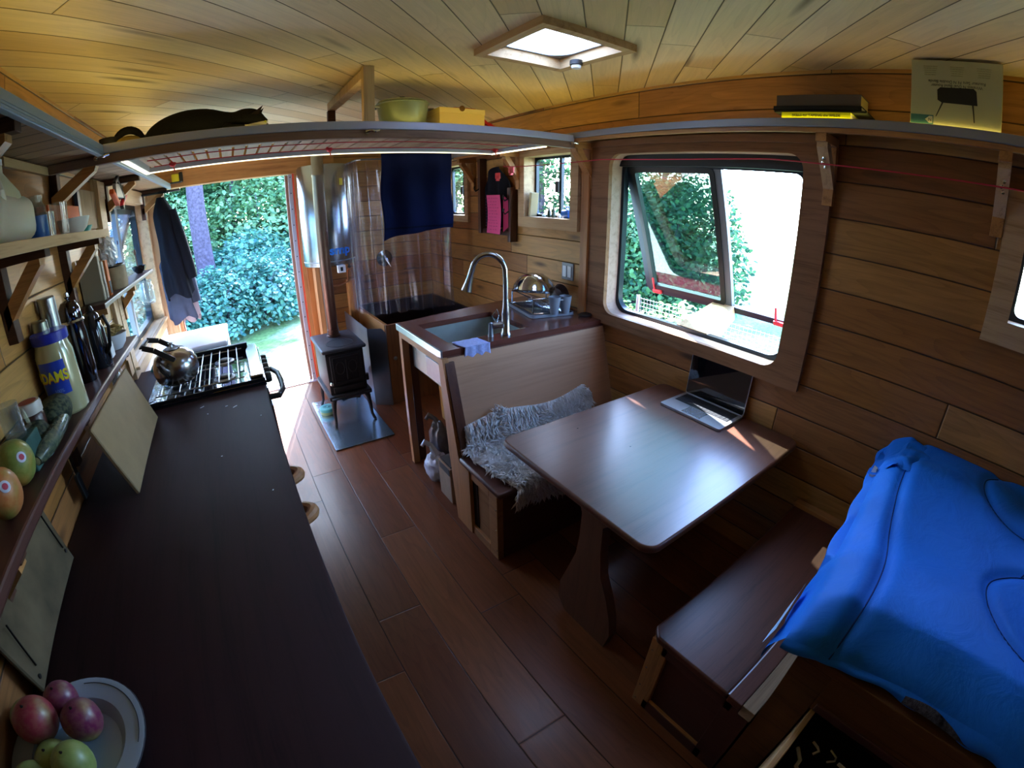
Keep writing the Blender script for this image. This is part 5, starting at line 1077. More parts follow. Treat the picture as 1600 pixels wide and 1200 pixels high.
# towels on the rack
def towel(u, v):
    x = 1.00 + .525 * u; zb = 1.455 + .055 * min(1, u * 1.7) + .008 * math.sin(u * 9)
    return (x + .006 * math.sin(v * 9) , 3.045 + .012 * math.sin(u * 14) + .016 * math.sin(u * 5 + 1) * (1 - v) + .012 * nz(u * 3, v * 3), zb + (2.09 - zb) * v)
g = NG('navy_terry'); tcc = g.n('TexCoord').outputs['Object']; nn = g.n('TexNoise', {'Vector': tcc, 'Scale': 260.0, 'Detail': 2.0}).outputs[0]
zo = g.n('SeparateXYZ', {0: tcc}).outputs[2]
band = g.math('LESS_THAN', g.math('ABSOLUTE', g.math('SUBTRACT', zo, .075)), .006)
navy = g.done(g.bsdf(g.mix(band, lin('#0c1230'), lin('#070b1e')), .95, 0, nn, .6, .003, Specular_IOR_Level=.05))
tw = thing('towel', 'dark navy towel hanging from the back of the overhead rack', 'towel', (1.26, 3.05, 1.46))
m = MB().grid(towel, 60, 40)
m.build('cloth', navy, tw, smooth=True, mod=lambda o: setattr(o.modifiers.new('s', 'SOLIDIFY'), 'thickness', .010))
MB().grid(lambda u, v: (1.01 + .50 * u, 3.065 + .01 * math.sin(u * 11), 1.60 + v * .49), 40, 20).build('back_fold', navy, tw, smooth=True)

# jackets by the door
def garment(name, label, cx, cy, z0, z1, w0, w1, dep, col, seed, tilt=0.0, cuffs=None):
    t = thing(name, label, 'jacket', (cx, cy, z0))
    def f(u, v):
        a = 2 * PI * u; k = v; w = w0 + (w1 - w0) * k
        w *= (1 - .55 * max(0, (v - .82) / .18) ** 1.5); r_ = 1 + .16 * nz(math.cos(a) * 2 + seed, math.sin(a) * 2, v * 3) + .10 * math.sin(a * 7 + seed + v * 2) * (1 - v)
        return (cx + tilt * (1 - v) + w * math.cos(a) * r_, cy + dep * math.sin(a) * r_, z0 + (z1 - z0) * v + .03 * math.sin(a * 3 + seed) * (1 - v))
    MB().grid(f, 48, 30, closed_u=True).build('body', plain(name + str(seed), col, .9, var=.18, nscale=8, bstr=.2), t, smooth=True)
    if cuffs:
        MB().tube(cuffs, [.055, .06, .055, .05, .04][:len(cuffs)], 14).build('sleeve', plain(name + 's' + str(seed), col, .9, var=.18, nscale=8), t, smooth=True)
    return t
garment('jacket', 'dark navy jacket hanging at the left side of the open door', -.565, 4.22, 1.15, 1.975, .115, .075, .09, '#090b14', 1, .05, [(-.50, 4.22, 1.86), (-.45, 4.22, 1.62), (-.41, 4.23, 1.38), (-.40, 4.24, 1.28)])
garment('jacket', 'blue-grey jacket showing below the navy jacket at the left side of the open door', -.57, 4.30, .93, 1.50, .115, .10, .08, '#343846', 5, .03, [(-.49, 4.36, 1.45), (-.44, 4.38, 1.25), (-.42, 4.38, 1.05)])
garment('jacket', 'tan coat hem hanging behind the blue-grey jacket by the open door', -.50, 4.40, .90, 1.75, .085, .08, .05, '#8a7c80', 9, .02)
tag(MB().tube([(-.74, 4.25, 2.02), (-.40, 4.25, 2.02)], .010, 10).build('hanging_bar', MAT['blackm'], smooth=True), 'dark bar under the left overhead shelf carrying the jackets', 'rail')

# ================================================================== SINK
sk_ = thing('sink_unit', 'hardwood sink counter with a deep steel basin on slim posts behind the bench back', 'sink', (1.44, 2.36, 0))
o4 = [(.885, 1.945), (1.995, 1.945), (1.995, 2.78), (.885, 2.60)]; i4 = [(.975, 2.055), (1.50, 2.055), (1.50, 2.50), (.975, 2.48)]
MB().ring(o4, i4, 2, .952, .985).build('worktop', wood('sink_top', '#5d3228', '#3d1f19', (1, 0, 0), .25, coat=.4), sk_)
MB().prism([(1.93 + .01, 0)] and [(.90, .905), (1.99, .905), (1.99, .952), (.90, .952)], 1, 1.945, 1.965).build('front_rail', MAT['mahX'], sk_)
MB().box((.876, 1.945, .945), (.890, 2.60, .986), .003).build('steel_edge', MAT['steel'], sk_, label='bright metal edge strip')
MB().box((.884, 2.535, 0), (.928, 2.578, .950), .002).build('leg', MAT['cedarZ'], sk_)
MB().box((.935, 2.55, 0), (.985, 2.60, .950), .002).build('leg', MAT['mahZ'], sk_)
MB().box((.884, 1.98, .905), (.915, 2.54, .950), .002).build('side_rail', MAT['cedarY'], sk_)
def basin():
    m = MB(); t_ = .004; x0, x1, y0, y1, z0, z1 = .945, 1.515, 2.035, 2.52, .715, .948
    m.box((x0, y0, z0), (x1, y1, z0 + t_)); m.box((x0, y0, z0), (x0 + t_, y1, z1)); m.box((x1 - t_, y0, z0), (x1, y1, z1)); m.box((x0, y0, z0), (x1, y0 + t_, z1)); m.box((x0, y1 - t_, z0), (x1, y1, z1)); return m
b_ = basin().build('basin', plain('basin_steel', '#a9b0aa', .4, .45, var=.1, nscale=10), sk_)
MB().lathe([(.04, 0), (.042, .003), (.03, .004), (.025, 0)], (1.25, 2.28, .720), 24).build('drain', MAT['chrome'], b_, smooth=True)
MB().box((.939, 2.10, .735), (.945, 2.30, .85), .002).build('access_plate', MAT['steelD'], b_)
MB().box((1.44, 2.07, .955), (1.50, 2.10, .972), .003).build('yellow_clip', plain('pale_yellow', '#c8c29a', .5), sk_)
fc = thing('faucet', 'tall brushed steel gooseneck pull-down faucet at the sink', 'faucet', (1.302, 2.00, .985))
FX, FY = 1.302, 2.005
pts = [(FX, FY, .985), (FX, FY, 1.08), (FX, FY, 1.28)]
R_ = .090; ux, uy = -.80, .60
for i in range(1, 15):
    a = PI * i / 14 * .93; pts.append((FX + ux * R_ * (1 - math.cos(a)), FY + uy * R_ * (1 - math.cos(a)), 1.325 + R_ * math.sin(a) * 1.15))
MB().lathe([(.028, 0), (.028, .01), (.022, .02), (.0225, .12), (.018, .16), (.0155, .20), (0, .20)], (FX, FY, .985), 28).build('base', plain('faucet_steel', '#b3b5b8', .25, 1.0), fc, smooth=True)
MB().tube(pts, .0145, 16).build('spout', plain('faucet_steel2', '#b3b5b8', .25, 1.0), fc, smooth=True)
e = Vector(pts[-1]); d = (Vector(pts[-1]) - Vector(pts[-2])).normalized()
MB().tube([e, e + d * .03, e + d * .075, e + d * .12], [.0155, .016, .020, .029], 18).build('spray_head', plain('faucet_steel3', '#b8bbc0', .22, 1.0), fc, smooth=True)
MB().tube([(FX - .02, FY + .005, 1.045), (FX - .075, FY + .02, 1.045)], .019, 16).tube([(FX - .055, FY + .012, 1.055), (FX - .075, FY + .02, 1.10), (FX - .05, FY + .012, 1.135), (FX - .035, FY + .01, 1.10), (FX - .048, FY + .012, 1.062)], .0035, 8).build('lever', plain('faucet_steel4', '#b0b3b6', .25, 1.0), fc, smooth=True)
MB().lathe([(0, 0), (.016, 0), (.013, .03), (.011, .075), (0, .08)], (FX - .085, FY + .02, .985), 18).build('soap_pump', MAT['steelD'], fc, smooth=True)
def cloth(u, v):
    # v from the sink side over the edge and down the bench back
    s_ = v * .20; x = .985 + .15 * u + .008 * nz(u * 3, v * 3)
    if s_ < .10: y, z = 2.035 - s_, .9915
    else: y, z = 1.932, .9915 - (s_ - .10)
    return (x + (.02 * v if s_ < .1 else .02), y + .002 * math.sin(u * 17), z)
tag(MB().grid(cloth, 24, 24).build('dish_cloth', plain('lilac_cloth', '#9fa8d4', .95, var=.15, nscale=80, bstr=.3), smooth=True, mod=lambda o: setattr(o.modifiers.new('s', 'SOLIDIFY'), 'thickness', .004)), 'lilac-blue dish cloth draped over the front edge of the sink counter', 'cloth')
# dish rack
RX0, RX1, RY0, RY1 = 1.66, 1.965, 2.17, 2.60
t = thing('drain_tray', 'grey drip tray under the wire dish rack beside the sink', 'tray', (1.8, 2.36, .986))
Mr = TR(1.80, 2.34, .987) @ rotZ(math.radians(-12))
def loc(p): return Mr @ Vector(p)
m = MB(); m.box((-.15, -.185, 0), (.15, .215, .010), .005, Mr); m.ring(rrect(-.155, .155, -.19, .22, .03), rrect(-.145, .145, -.18, .21, .025), 2, 0, .02)
q = MB(); q.box((-.15, -.185, 0), (.15, .215, .008), .004, Mr); tt = MB(); tt.ring(rrect(-.155, .155, -.19, .22, .03), rrect(-.145, .145, -.18, .21, .025), 2, 0, .018); q.add(tt.v, tt.f, Mr)
q.build('tray_body', plain('grey_tray', '#6e7480', .4), t, smooth=True)
dr = thing('dish_rack', 'chrome wire dish rack standing on the grey tray', 'dish rack', (1.8, 2.34, 1.006))
m = MB()
for zz, r_ in ((.02, .004), (.115, .0045)):
    m.tube([loc((x, y, zz)) for x, y in ((-.13, -.16), (.13, -.16), (.13, .19), (-.13, .19))], r_, 8, closed=True)
for (x, y) in ((-.13, -.16), (.13, -.16), (.13, .19), (-.13, .19)): m.tube([loc((x, y, .019)), loc((x, y, .115))], .0045, 8)
m.build('frame', MAT['chrome'], dr, smooth=True)
m = MB()
for i in range(15): m.tube([loc((-.13, -.14 + i * .022, .022)), loc((-.02, -.14 + i * .022, .022)), loc((-.02, -.14 + i * .022, .075)), loc((.0, -.14 + i * .022, .075)), loc((.0, -.14 + i * .022, .022)), loc((.13, -.14 + i * .022, .022))], .0024, 5)
m.build('wires', MAT['chrome'], dr, smooth=True)
t = thing('steel_bowl', 'polished steel mixing bowl upside down on the dish rack', 'bowl', (1.80, 2.45, 1.10))
Mb = Mr @ TR(-.02, .06, .240) @ Matrix.Scale(1.15, 4) @ rotY(math.radians(8)) @ rotX(math.radians(168))
MB().lathe([(0, 0), (.05, .002), (.095, .03), (.12, .07), (.128, .105), (.133, .107), (.130, .110), (.118, .07), (.09, .033), (0, .006)], (0, 0, 0), 44, Mb).build('bowl_body', MAT['mirror'], t, smooth=True)
t = thing('dark_pan', 'dark pot leaning at the back of the dish rack behind the steel bowl', 'pot', (1.9, 2.3, 1.03))
MB().lathe([(0, 0), (.05, 0), (.058, .02), (.06, .07), (.056, .07), (.052, .02), (0, .006)], (0, 0, 0), 26, Mr @ TR(.075, -.06, .10) @ rotX(math.radians(55)) @ rotY(.3)).build('pan_body', plain('brown_pan', '#3a2620', .3), t, smooth=True)
t = thing('cutlery_caddy', 'grey plastic two-cup cutlery caddy at the near end of the dish rack', 'caddy', (1.83, 2.17, 1.0))
cm = plain('caddy_grey', '#6f7683', .4)
for dx in (-.035, .042):
    MB().lathe([(0, 0), (.026, 0), (.038, .10), (.040, .112), (.036, .112), (.034, .10), (.023, .004), (0, .004)], (0, 0, 0), 24, Mr @ TR(.03 + dx, -.205, .022)).build('cup', cm, t, smooth=True)
MB().box((-.005, -.23, .11), (.075, -.16, .120), .003, Mr).build('bridge', cm, t)
tag(MB().lathe([(0, 0), (.035, 0), (.04, .012), (.03, .02), (.01, .022), (0, .018)], (1.945, 2.06, .986), 22, sx=1.3).build('scrubber', MAT['black'], smooth=True), 'black scrubber lying on the sink counter beside the big window', 'scrubber')
# things on the sill of the middle window
t = thing('book', 'cream book leaning in the left corner of the small window sill above the switch', 'book', (2.04, 2.74, 1.586))
Mk = TR(2.035, 2.768, 1.587) @ rotX(.12)
MB().box((-.03, -.012, 0), (.035, .012, .175), .002, Mk).build('cover', plain('cream_cover', '#8c7a5a', .6), t); MB().box((-.032, -.009, .003), (.02, .009, .176), 0, Mk).build('pages', plain('cream_pages', '#c9bc98', .8), t)
t = thing('mug', 'blue mug lying at the right end of the small window sill', 'mug', (2.04, 2.37, 1.586))
MB().lathe([(0, 0), (.028, 0), (.03, .01), (.03, .065), (.027, .065), (.026, .006), (0, .006)], (0, 0, 0), 22, TR(2.04, 2.345, 1.617) @ rotX(-PI / 2)).build('mug_body', plain('blue_mug', '#2a62c0', .3), t, smooth=True)
MB().tube([(2.04, 2.36, 1.645), (2.04, 2.365, 1.665), (2.04, 2.39, 1.665), (2.04, 2.395, 1.645)], .004, 8).build('handle', plain('blue_mug2', '#2a62c0', .3), t, smooth=True)
tag(MB().lathe([(0, 0), (.022, 0), (.022, .05), (.018, .055), (0, .055)], (2.045, 2.305, 1.586), 18).build('black_pot', MAT['black'], smooth=True), 'small black pot in the right corner of the small window sill', 'pot')
for i, (y, h, c, lab) in enumerate([(2.58, .065, '#22382c', 'small dark green bottle on the small window sill'), (2.53, .075, '#3a4a3c', 'taller grey-green bottle on the small window sill'), (2.64, .02, '#7c9aa0', 'low pale blue dish on the small window sill'), (2.47, .03, '#d8dcd4', 'small white tub on the small window sill')]):
    tag(MB().lathe([(0, 0), (.012, 0), (.013, h * .6), (.006, h * .8), (.006, h), (0, h)], (2.045, y, 1.586), 14, sx=1.2).build('small_bottle' if i < 2 else 'small_dish', plain('sillthing%d' % i, c, .3), smooth=True), lab, 'bottle' if i < 2 else 'dish')

# under the sink
cyl('wooden_bucket', 'honey coloured round bucket under the sink', 'bucket', 1.50, 3.02, 0.001, [(0, 0), (.15, 0), (.165, .40), (.16, .40), (.146, .01), (0, .01)], wood('honey_ply', '#b98a44', '#9a6c30', (0, 0, 1), .4, scale=.4),
    [('hoop', [(.1655, .37), (.167, .372), (.167, .39), (.1655, .392)], MAT['cedarZ'])], n=40)
def bag(name, label, c, r, mt, knot, seed, cat_='bag'):
    t = thing(name, label, cat_, (c[0], c[1], c[2] - r[2]))
    MB().blob(c, r, None, 36, 24, lambda v: 1 + .22 * nz(v.x * 2.2 + seed, v.y * 2.2, v.z * 2.2) + .10 * nz(v.x * 7, v.y * 7 + seed, v.z * 5)).build('bag_body', mt, t, smooth=True)
    k = Vector(knot); MB().tube([Vector(c) + Vector((0, 0, r[2] * .8)), k, k + Vector((-.03, .03, .02)), k + Vector((-.055, .02, .0))], [.03, .016, .02, .012], 10).build('knot', mt, t, smooth=True)
    return t
bag('plastic_bag', 'white plastic bag with knotted handles on the floor under the sink', (.945, 2.27, .10), (.075, .10, .10), plain('white_film', '#b4bad0', .22, Subsurface_Weight=.1), (.935, 2.33, .235), 2)
bag('plastic_bag', 'grey crumpled plastic bag standing behind the white one under the sink', (1.03, 2.40, .17), (.07, .08, .17), plain('grey_film', '#6e6f7c', .3), (1.02, 2.43, .36), 5)
bag('paper_sack', 'brown sack behind the plastic bags under the sink', (1.14, 2.20, .19), (.11, .14, .19), plain('brown_sack', '#8a5a44', .8, var=.2), (1.14, 2.2, .40), 8)
t = thing('paper_bag', 'tan paper bag with dark print standing beside the bench end', 'bag', (.97, 2.08, 0))
MB().box((.90, 1.99, .001), (1.06, 2.15, .25), .004).build('paper', plain('tan_paper', '#9a8676', .8, var=.1), t)
MB().box((.898, 2.00, .20), (.900, 2.13, .245)).box((.91, 2.00, .25), (1.04, 2.14, .262)).build('dark_contents', MAT['black'], t)

# ================================================================== DINETTE
bn = thing('bench', 'wooden bench seat against the sink counter with a tall plywood backrest', 'bench', (1.42, 1.70, 0))
PY = wood('honey_bench', '#9a6a40', '#70462a', (0, 1, 0), .45)
MB().box((.868, 1.405, .420), (1.985, 1.80, .452), .014, seg=3).build('seat', MAT['mahX'], bn, smooth=True)
a_ = Vector((0, 1.785, .452)); 
MB().prism([(1.79, .43), (1.815, .43), (1.960, .945), (1.935, .945)], 0, .905, 1.985).build('backrest', MAT['ply'], bn)
MB().prism([(1.70, 0), (1.865, 0), (1.975, .95), (1.925, .95), (1.80, .42), (1.70, .42)], 0, .872, .906).build('back_post', MAT['cedarZ'], bn)
MB().prism([(1.775, .452), (1.79, .452), (1.93, .93), (1.918, .93)], 0, .885, .935).build('back_edge', MAT['mahZ'], bn)
MB().box((.88, 1.445, 0), (.915, 1.52, .42), .003).box((.88, 1.52, .37), (.905, 1.70, .42), .003).box((.88, 1.52, 0), (.905, 1.70, .055), .003).build('end_frame', PY, bn)
MB().box((.897, 1.50, .05), (.905, 1.66, .38)).build('end_panel', wood('panel_cedar', '#8e6544', '#6d462c', (0, 1, 0), .5), bn)
MB().box((.893, 1.655, .06), (.90, 1.70, .37)).build('dark_slot', MAT['black'], bn)
MB().box((.915, 1.445, 0), (1.98, 1.465, .42), .002).build('front_panel', MAT['mahX'], bn)
for (y, z) in ((1.455, .33), (1.455, .20), (1.455, .06)): MB().blob((.879, y, z), (.003, .004, .004), n=8, m=6).build('screw', MAT['chrome'], bn)

# sheepskin: pelt plus tufts
def pelt(u, v):
    # u along x, v from the top of the back over the crease to the front edge and down
    x = .925 + .86 * u + .03 * nz(v * 4, 3.1) - .02 * math.sin(v * 5)
    w = v * (.60 + .06 * math.sin(u * 3.1))
    h0 = .165 + .03 * math.sin(u * 7) - .02 * math.cos(u * 3) - (.05 if u > .93 else 0)
    if w < h0: t = w / h0; y = 1.835 - .045 * t; z = .452 + h0 - (h0 - .03) * t
    elif w < h0 + .37: t = (w - h0) / .37; y = 1.785 - .375 * t; z = .482 - .028 * math.sin(min(1, t * 4) * PI / 2) + .010 + .01 * nz(u * 5, t * 5)
    else: t = w - h0 - .37; y = 1.405 - .012; z = .462 - t * (1.0 if u < .32 else .35)
    return Vector((x, y - .018, z + .012))
shp_ = thing('sheepskin', 'shaggy cream sheepskin thrown over the bench seat and up its backrest', 'sheepskin', (1.3, 1.6, .45))
MB().grid(pelt, 40, 40).build('pelt', plain('pelt', '#d8d2cc', .95), shp_, smooth=True)
rr = random.Random(3); N_ = 9000; V = []; F = []
for i in range(N_):
    u, v = rr.random(), rr.random(); p = pelt(u, v); pu = pelt(min(1, u + .01), v) - pelt(max(0, u - .01), v); pv = pelt(u, min(1, v + .01)) - pelt(u, max(0, v - .01))
    n = pv.cross(pu).normalized()
    if n.y > 0: n = -n
    if n.z < 0 and abs(n.y) < .5: n = -n
    fl = Vector((nz(u * 6, v * 6, 1), nz(u * 6, v * 6, 5), nz(u * 6, v * 6, 9))) * 1.3
    fl = fl - n * fl.dot(n) + (pv.normalized() * .5)
    L = rr.uniform(.032, .058); d = (fl.normalized() * 1.0 + n * rr.uniform(.25, .75) + Vector((rr.gauss(0, .25), rr.gauss(0, .25), rr.gauss(0, .25)))).normalized()
    s1 = d.orthogonal().normalized() * .0058; s2 = d.cross(s1).normalized() * .0058; b0 = p + n * .002
    mid = b0 + d * L * .55; tip = mid + (d + Vector((rr.gauss(0, .5), rr.gauss(0, .5), -.5))).normalized() * L * .45
    k = len(V); V += [b0 + s1, b0 - s1 * .5 + s2, b0 - s1 * .5 - s2, mid + s1 * .8, mid - s1 * .4 + s2 * .8, mid - s1 * .4 - s2 * .8, tip]
    F += [(k, k + 1, k + 4, k + 3), (k + 1, k + 2, k + 5, k + 4), (k + 2, k, k + 3, k + 5), (k + 3, k + 4, k + 6), (k + 4, k + 5, k + 6), (k + 5, k + 3, k + 6)]
m = MB(); m.v = [tuple(v) for v in V]; m.f = F
g = NG('fleece'); ri = g.n('NewGeometry').outputs['Random Per Island']
fcol = g.ramp(ri, [(0, lin('#d6cfc8')), (.5, lin('#ece8e4')), (1, lin('#f8f6f6'))])
fl_ = m.build('fleece', g.done(g.n('MixShader', {0: .45, 1: g.bsdf(fcol, .8), 2: g.n('BsdfTranslucent', {0: fcol}).outputs[0]}).outputs[0]), shp_, smooth=True, kind='stuff')

# table
tb = thing('table', 'reddish brown hardwood table with rounded corners under the big window, a laptop on it', 'table', (1.42, 1.0, 0))
tp = rrect(.888, 1.99, .575, 1.425, .055, 8)
MB().prism(tp, 2, .712, .742).build('tabletop', MAT['table'], tb, smooth=True, mod=lambda o: (setattr(o.modifiers.new('b', 'BEVEL'), 'width', .010), setattr(o.modifiers['b'], 'segments', 3), setattr(o.modifiers['b'], 'angle_limit', 1.0)))
lp = [(1.00, 0), (1.045, .06), (1.045, .163), (1.005, .28), (.966, .40), (.955, .50), (.955, .62), (.99, .70), (.76, .70), (.84, .62), (.835, .50), (.815, .38), (.765, .28), (.732, .19), (.715, .10), (.735, 0)]
MB().prism(lp, 0, .955, .998).build('leg', wood('leg_wood', '#5e3a28', '#3f2419', (0, 0, 1), .4), tb)
MB().box((.93, .70, .69), (1.9, 1.06, .712), .003).build('apron', MAT['mahX'], tb)
MB().box((1.955, .62, .66), (1.995, 1.38, .712), .003).build('wall_cleat', MAT['mahY'], tb)
lt = thing('laptop', 'open thin aluminium laptop with dark screen on the table by the window', 'laptop', (1.86, 1.07, .742))
LX0, LX1, LY0, LY1, LZ0 = 1.735, 1.962, .885, 1.245, .743
MB().prism(rrect(LX0, LX1, LY0, LY1, .012, 5), 2, LZ0, LZ0 + .012).build('base', plain('laptop_aluminium', '#b9c0c8', .3, .7), lt, smooth=True)
MB().box((1.835, .905, LZ0 + .012), (1.945, 1.225, LZ0 + .0128)).build('keyboard_well', plain('key_black', '#15171c', .4), lt)
m = MB()
for r_ in range(6):
    for k in range(14): m.box((1.838 + r_ * .0178, .909 + k * .0226, LZ0 + .0128), (1.838 + r_ * .0178 + .0148, .909 + k * .0226 + .019, LZ0 + .0142), .001)
m.build('keys', plain('keys', '#202329', .45), lt, kind=None)
MB().box((1.748, 1.01, LZ0 + .012), (1.825, 1.12, LZ0 + .0124)).build('trackpad', plain('trackpad', '#a9b0b8', .25, .7), lt)
Ms = TR(1.958, 0, LZ0 + .012) @ rotY(math.radians(4))
q = MB(); tt = MB(); tt.prism(rrect(LY0, LY1, 0.0, .245, .010, 5), 0, 0, .005); q.add(tt.v, tt.f, Ms); q.build('lid', plain('laptop_lid', '#a9b0ba', .3, .7), lt, smooth=True)
q = MB(); tt = MB(); tt.prism(rrect(LY0 + .003, LY1 - .003, 0.004, .242, .008, 5), 0, -.0008, 0); q.add(tt.v, tt.f, Ms)
g = NG('screen_glass'); q.build('screen', g.done(g.bsdf(lin('#07090e'), .04, 0, Coat_Weight=1.0, Coat_Roughness=.02, Specular_IOR_Level=.8)), lt)
tag(MB().box((1.22, 1.30, .742), (1.228, 1.303, .7435)).box((1.30, 1.05, .742), (1.306, 1.054, .7435)).build('crumbs', MAT['black']), 'tiny dark specks on the table top', 'crumbs')['kind'] = 'stuff'

# near bench
nb = thing('bench', 'dark wooden bench seat in the foreground with a metal hinge line along its lid', 'bench', (1.42, .30, 0))
MB().prism([(.872, .16), (.872, .455), (.905, .49), (1.98, .49), (1.98, .16)], 2, .42, .452).build('seat', MAT['mahX'], nb, smooth=True, mod=lambda o: (setattr(o.modifiers.new('b', 'BEVEL'), 'width', .008), setattr(o.modifiers['b'], 'segments', 3)))
MB().box((.872, .105, .42), (1.98, .157, .452), .003).build('rear_strip', MAT['mahX'], nb)
MB().box((.876, .058, .40), (1.76, .104, .450), .002)  .build('pale_back_strip', wood('tan_strip', '#8a7660', '#6d5a48', (1, 0, 0), .6), nb, label='pale wooden strip behind the lid')
MB().box((.875, .1565, .450), (1.93, .1605, .4545)).build('piano_hinge', plain('hinge_metal', '#c4c8d4', .45, .6), nb, label='bright metal hinge line')
MB().box((.88, .405, 0), (.915, .478, .42), .003).build('corner_post', MAT['cedarZ'], nb)
MB().box((.88, .13, .37), (.905, .43, .42), .002).box((.88, .13, 0), (.905, .43, .06), .002).box((.88, .062, 0), (.905, .16, .42), .002).build('end_frame', MAT['mahY'], nb)
MB().box((.895, .16, .06), (.903, .43, .37)).build('end_panel', MAT['mahY'], nb)
MB().box((.883, .16, .06), (.895, .43, .066)).build('bottom_molding', MAT['cedarY'], nb)
MB().box((.915, .46, 0), (1.98, .475, .42)).build('front_panel', MAT['mahX'], nb)
for z in (.36, .25, .13, .03): MB().blob((.879, .462, z), (.003, .004, .004), n=8, m=6).build('screw', MAT['chrome'], nb)

# bed base with open drawer
bb = thing('bed_base', 'dark wooden bed base in the near right corner with an open drawer', 'bed', (1.44, -.9, 0))
BD = wood('bed_wood', '#5a3a20', '#3e2715', (0, 1, 0), .5)
MB().box((.882, -1.85, .76), (1.995, .055, .79), .003).build('platform', BD, bb)
MB().box((.882, -.05, 0), (.905, .055, .76), .002).build('corner_board', BD, bb)
MB().box((.905, .035, 0), (1.99, .055, .76), .002).build('end_board', BD, bb)
MB().box((.882, -1.85, .62), (.905, -.05, .76), .002).build('top_rail', BD, bb)
MB().box((.876, -1.85, .625), (.884, -.06, .655), .003).build('rail_molding', MAT['mahY'], bb)
MB().box((.882, -1.85, 0), (.905, -.75, .62), .002).build('side_board', BD, bb)
MB().box((.88, .045, .79), (1.70, .10, .80), .002).build('edge_strip', MAT['paleX'], bb) if False else None
dw = MB().box((.56, -.072, .30), (1.0, -.056, .605), .002).box((.56, -.74, .30), (1.0, -.724, .605), .002).box((.56, -.74, .30), (1.0, -.056, .31)).build('drawer', MAT['paleX'], bb)
MB().box((.535, -.76, .28), (.56, -.04, .62), .003).build('drawer_front', MAT['mahY'], dw)
# black shirt with white print in the drawer
def shirt(u, v):
    return Vector((.575 + .40 * u, -.715 + .635 * v, .50 + .03 * nz(u * 5, v * 5) + .02 * math.sin(u * 9 + v * 4)))
st_ = thing('folded_shirt', 'black shirt with white lettering bundled in the open drawer', 'shirt', (.78, -.4, .31))
MB().grid(shirt, 40, 40).build('cloth', plain('black_jersey', '#0b0d16', .9), st_, smooth=True)
m = MB()
def onshirt(pts, w):
    m.tube([shirt(u, v) + Vector((0, 0, .004)) for u, v in pts], w, 6)
onshirt([(.80, .93), (.78, .90), (.76, .885), (.72, .90)], .004); onshirt([(.70, .97), (.62, .93), (.55, .93), (.5, .90)], .006); onshirt([(.78, .78), (.74, .70), (.66, .68), (.60, .72), (.58, .76)], .006)
onshirt([(.85, .84), (.83, .80), (.78, .80), (.72, .83)], .003)
m.build('white_print', plain('shirt_print', '#e4e8f4', .8), st_)
# grey fleece blanket on the platform
def flc(u, v): return (.890 + .125 * u, -1.2 + .98 * v, .792 + .02 + .012 * nz(u * 8, v * 8) + .02 * math.sin(PI * u) ** .3)
g = NG('grey_fleece'); tcc = g.n('NewGeometry').outputs['Position']; nn = g.n('TexNoise', {'Vector': tcc, 'Scale': 38.0, 'Detail': 6.0, 'Roughness': .7}).outputs[0]
tag(MB().grid(flc, 50, 50).build('fleece_blanket', g.done(g.bsdf(g.ramp(nn, [(.35, lin('#1c1c22')), (.65, lin('#5c5a64'))]), .95, 0, nn, 1.0, .02)), smooth=True), 'mottled dark grey fleece blanket lying on the bed base under the blue bag', 'blanket')
tag(MB().box((1.02, -1.8, .792), (1.99, .105, .83), .012, seg=3).build('mattress', plain('yellow_green_pad', '#b9c27a', .7), smooth=True), 'thin yellow-green sleeping pad under the blue sleeping bag', 'mattress')
# blue sleeping bag
def bagtop(u, v):
    # u: 0 aisle edge -> 1 wall ; v: 0 near end (+y) -> 1 towards the camera's back
    x = .87 + 1.125 * u; y = .10 + .09 * u - 1.75 * v
    x += .03 * math.sin(v * 9) * (1 - u) + .035 * math.exp(-((v - .0) * 14) ** 2) * -(1 - u) + .07 * v * (1 - u) * 3 * max(0, .35 - abs(v - .25))
    prof = (1 - abs(2 * v - 1) ** 10) 
    e_ = min(1, u / .09) ** .5 * min(1, v / .05) ** .5
    z = .835 + .085 * e_ + .05 * u
    z += .030 * nz(u * 3.0, v * 4.5) + .008 * nz(u * 8 + v * 3, v * 10, 2)
    # seam grooves
    s1 = abs((u * 1.125 + .05 * math.sin(v * 3)) * 0 + (v * 1.75 - .115 - .02 * math.sin(u * 7)))
    z -= .018 * math.exp(-(s1 / .022) ** 2)
    for cx, cy in ((.34, .36), (.86, .34), (.34, .78), (.86, .76)):
        r = math.hypot((u - cx) * 1.125, (v - cy) * 1.75); z -= .014 * math.exp(-(abs(r - .19) / .018) ** 2)
    # front wrinkles
    z += .008 * math.sin(u * 26 + 3 * nz(u * 5, 2)) * math.exp(-v * 16) + .006 * math.sin(v * 42 + u * 9) * math.exp(-u * 10)
    return Vector((x, y, z))
NUv, NVv = 110, 150
g = NG('blue_nylon'); tcc = g.n('NewGeometry').outputs['Position']; nn = g.n('TexNoise', {'Vector': tcc, 'Scale': 9.0, 'Detail': 5.0, 'Roughness': .55, 'Distortion': .8}).outputs[0]
nylon = g.done(g.bsdf(lin('#1272e2'), .6, 0, nn, .2, .03, Specular_IOR_Level=.25))
sbg = thing('sleeping_bag', 'bright blue quilted sleeping bag spread over the bed in the near right corner', 'sleeping bag', (1.44, -.75, .82))
m = MB().grid(lambda u, v: bagtop(u, v), NUv, NVv)
def skirtf(u, v):
    p = bagtop(0, u); return Vector((p.x - .012 * math.sin(PI * v) - .006 * v * math.sin(u * 70), p.y, p.z * (1 - v) + (.797 + .004 * math.sin(u * 60)) * v))
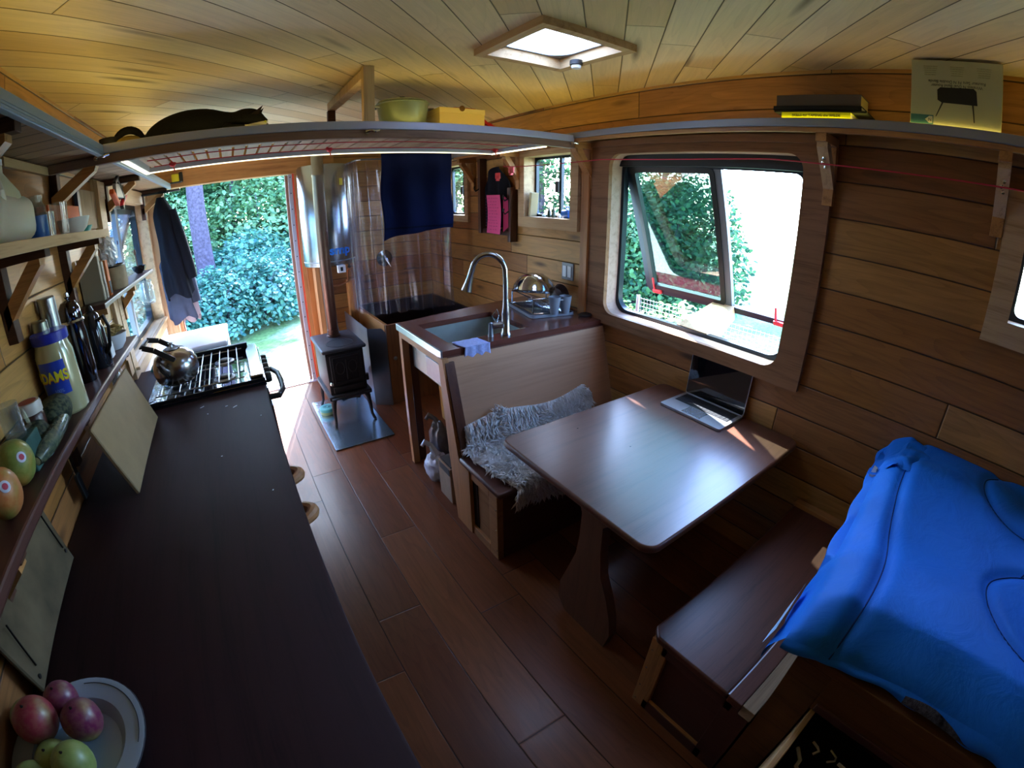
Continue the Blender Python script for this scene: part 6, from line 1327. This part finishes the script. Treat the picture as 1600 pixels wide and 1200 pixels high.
def frontf(u, v):
    p = bagtop(u, 0); lo = .74 + .02 * math.sin(u * 9 + 1) if u < .30 else .832; lo = .725 + .03 * math.sin(u * 21) if u < .22 else lo
    return Vector((p.x, p.y + .03 * math.sin(PI * v * .6) + .006 * v * math.sin(u * 30 + v * 3), p.z * (1 - v) + lo * v))
m.build('top_cover', nylon, sbg, smooth=True, ang=80)
MB().grid(skirtf, NVv, 8).build('side_skirt', nylon, sbg, smooth=True, ang=80)
MB().grid(frontf, NUv, 10).build('front_skirt', nylon, sbg, smooth=True, ang=80)
seam = plain('dark_blue_thread', '#0a2f78', .7)
m = MB(); m.tube([bagtop(i / 60, (.115 + .02 * math.sin(i / 60 * 7)) / 1.75) + Vector((0, 0, .001)) for i in range(61)], .0022, 5)
for cx, cy in ((.34, .36), (.86, .34), (.34, .78), (.86, .76)):
    pts = []
    for i in range(49):
        a = 2 * PI * i / 48 * .86 + 1.2; uu = cx + .19 * math.cos(a) / 1.125; vv = cy + .19 * math.sin(a) / 1.75
        if 0 < uu < 1 and 0 < vv < 1: pts.append(bagtop(uu, vv) + Vector((0, 0, .001)))
    m.tube(pts, .0022, 5)
m.tube([bagtop(.5 + .15 * math.sin(i / 5), .32 + i * .012) + Vector((0, 0, .001)) for i in range(30)], .0022, 5)
m.build('stitching', seam, sbg)
def lining(u, v):
    p = bagtop(.01 + .17 * u, 0); return Vector((p.x + .01, p.y + .034 + .014 * v * (1 - .5 * u), p.z - .018 - .07 * v + .006 * math.sin(u * 12)))
MB().grid(lining, 40, 6).build('lining_flap', plain('pale_blue_lining', '#9fc4ec', .6, var=.1, nscale=40), sbg, smooth=True, label='pale blue lining showing at the front edge')
def hood(u, v):
    a = PI * u; return Vector((1.80 + .19 * v, .17 + .05 * math.sin(a) - .02, .88 + .055 * math.sin(a * 1.0) * (1 - .3 * v) + .02 * nz(u * 4, v * 4)))
MB().grid(lambda u, v: Vector((1.70 + .29 * u, .20 - .26 * v, .955 - .075 * math.cos(min(1, v * 3) * PI / 2) * (1) + .02 * nz(u * 5, v * 5))), 24, 24).build('wall_fold', nylon, sbg, smooth=True)
MB().prism([(.165, .87), (.19, .87), (.185, .91), (.17, .905)], 0, 1.71, 1.73).build('care_tag', MAT['white'], sbg)
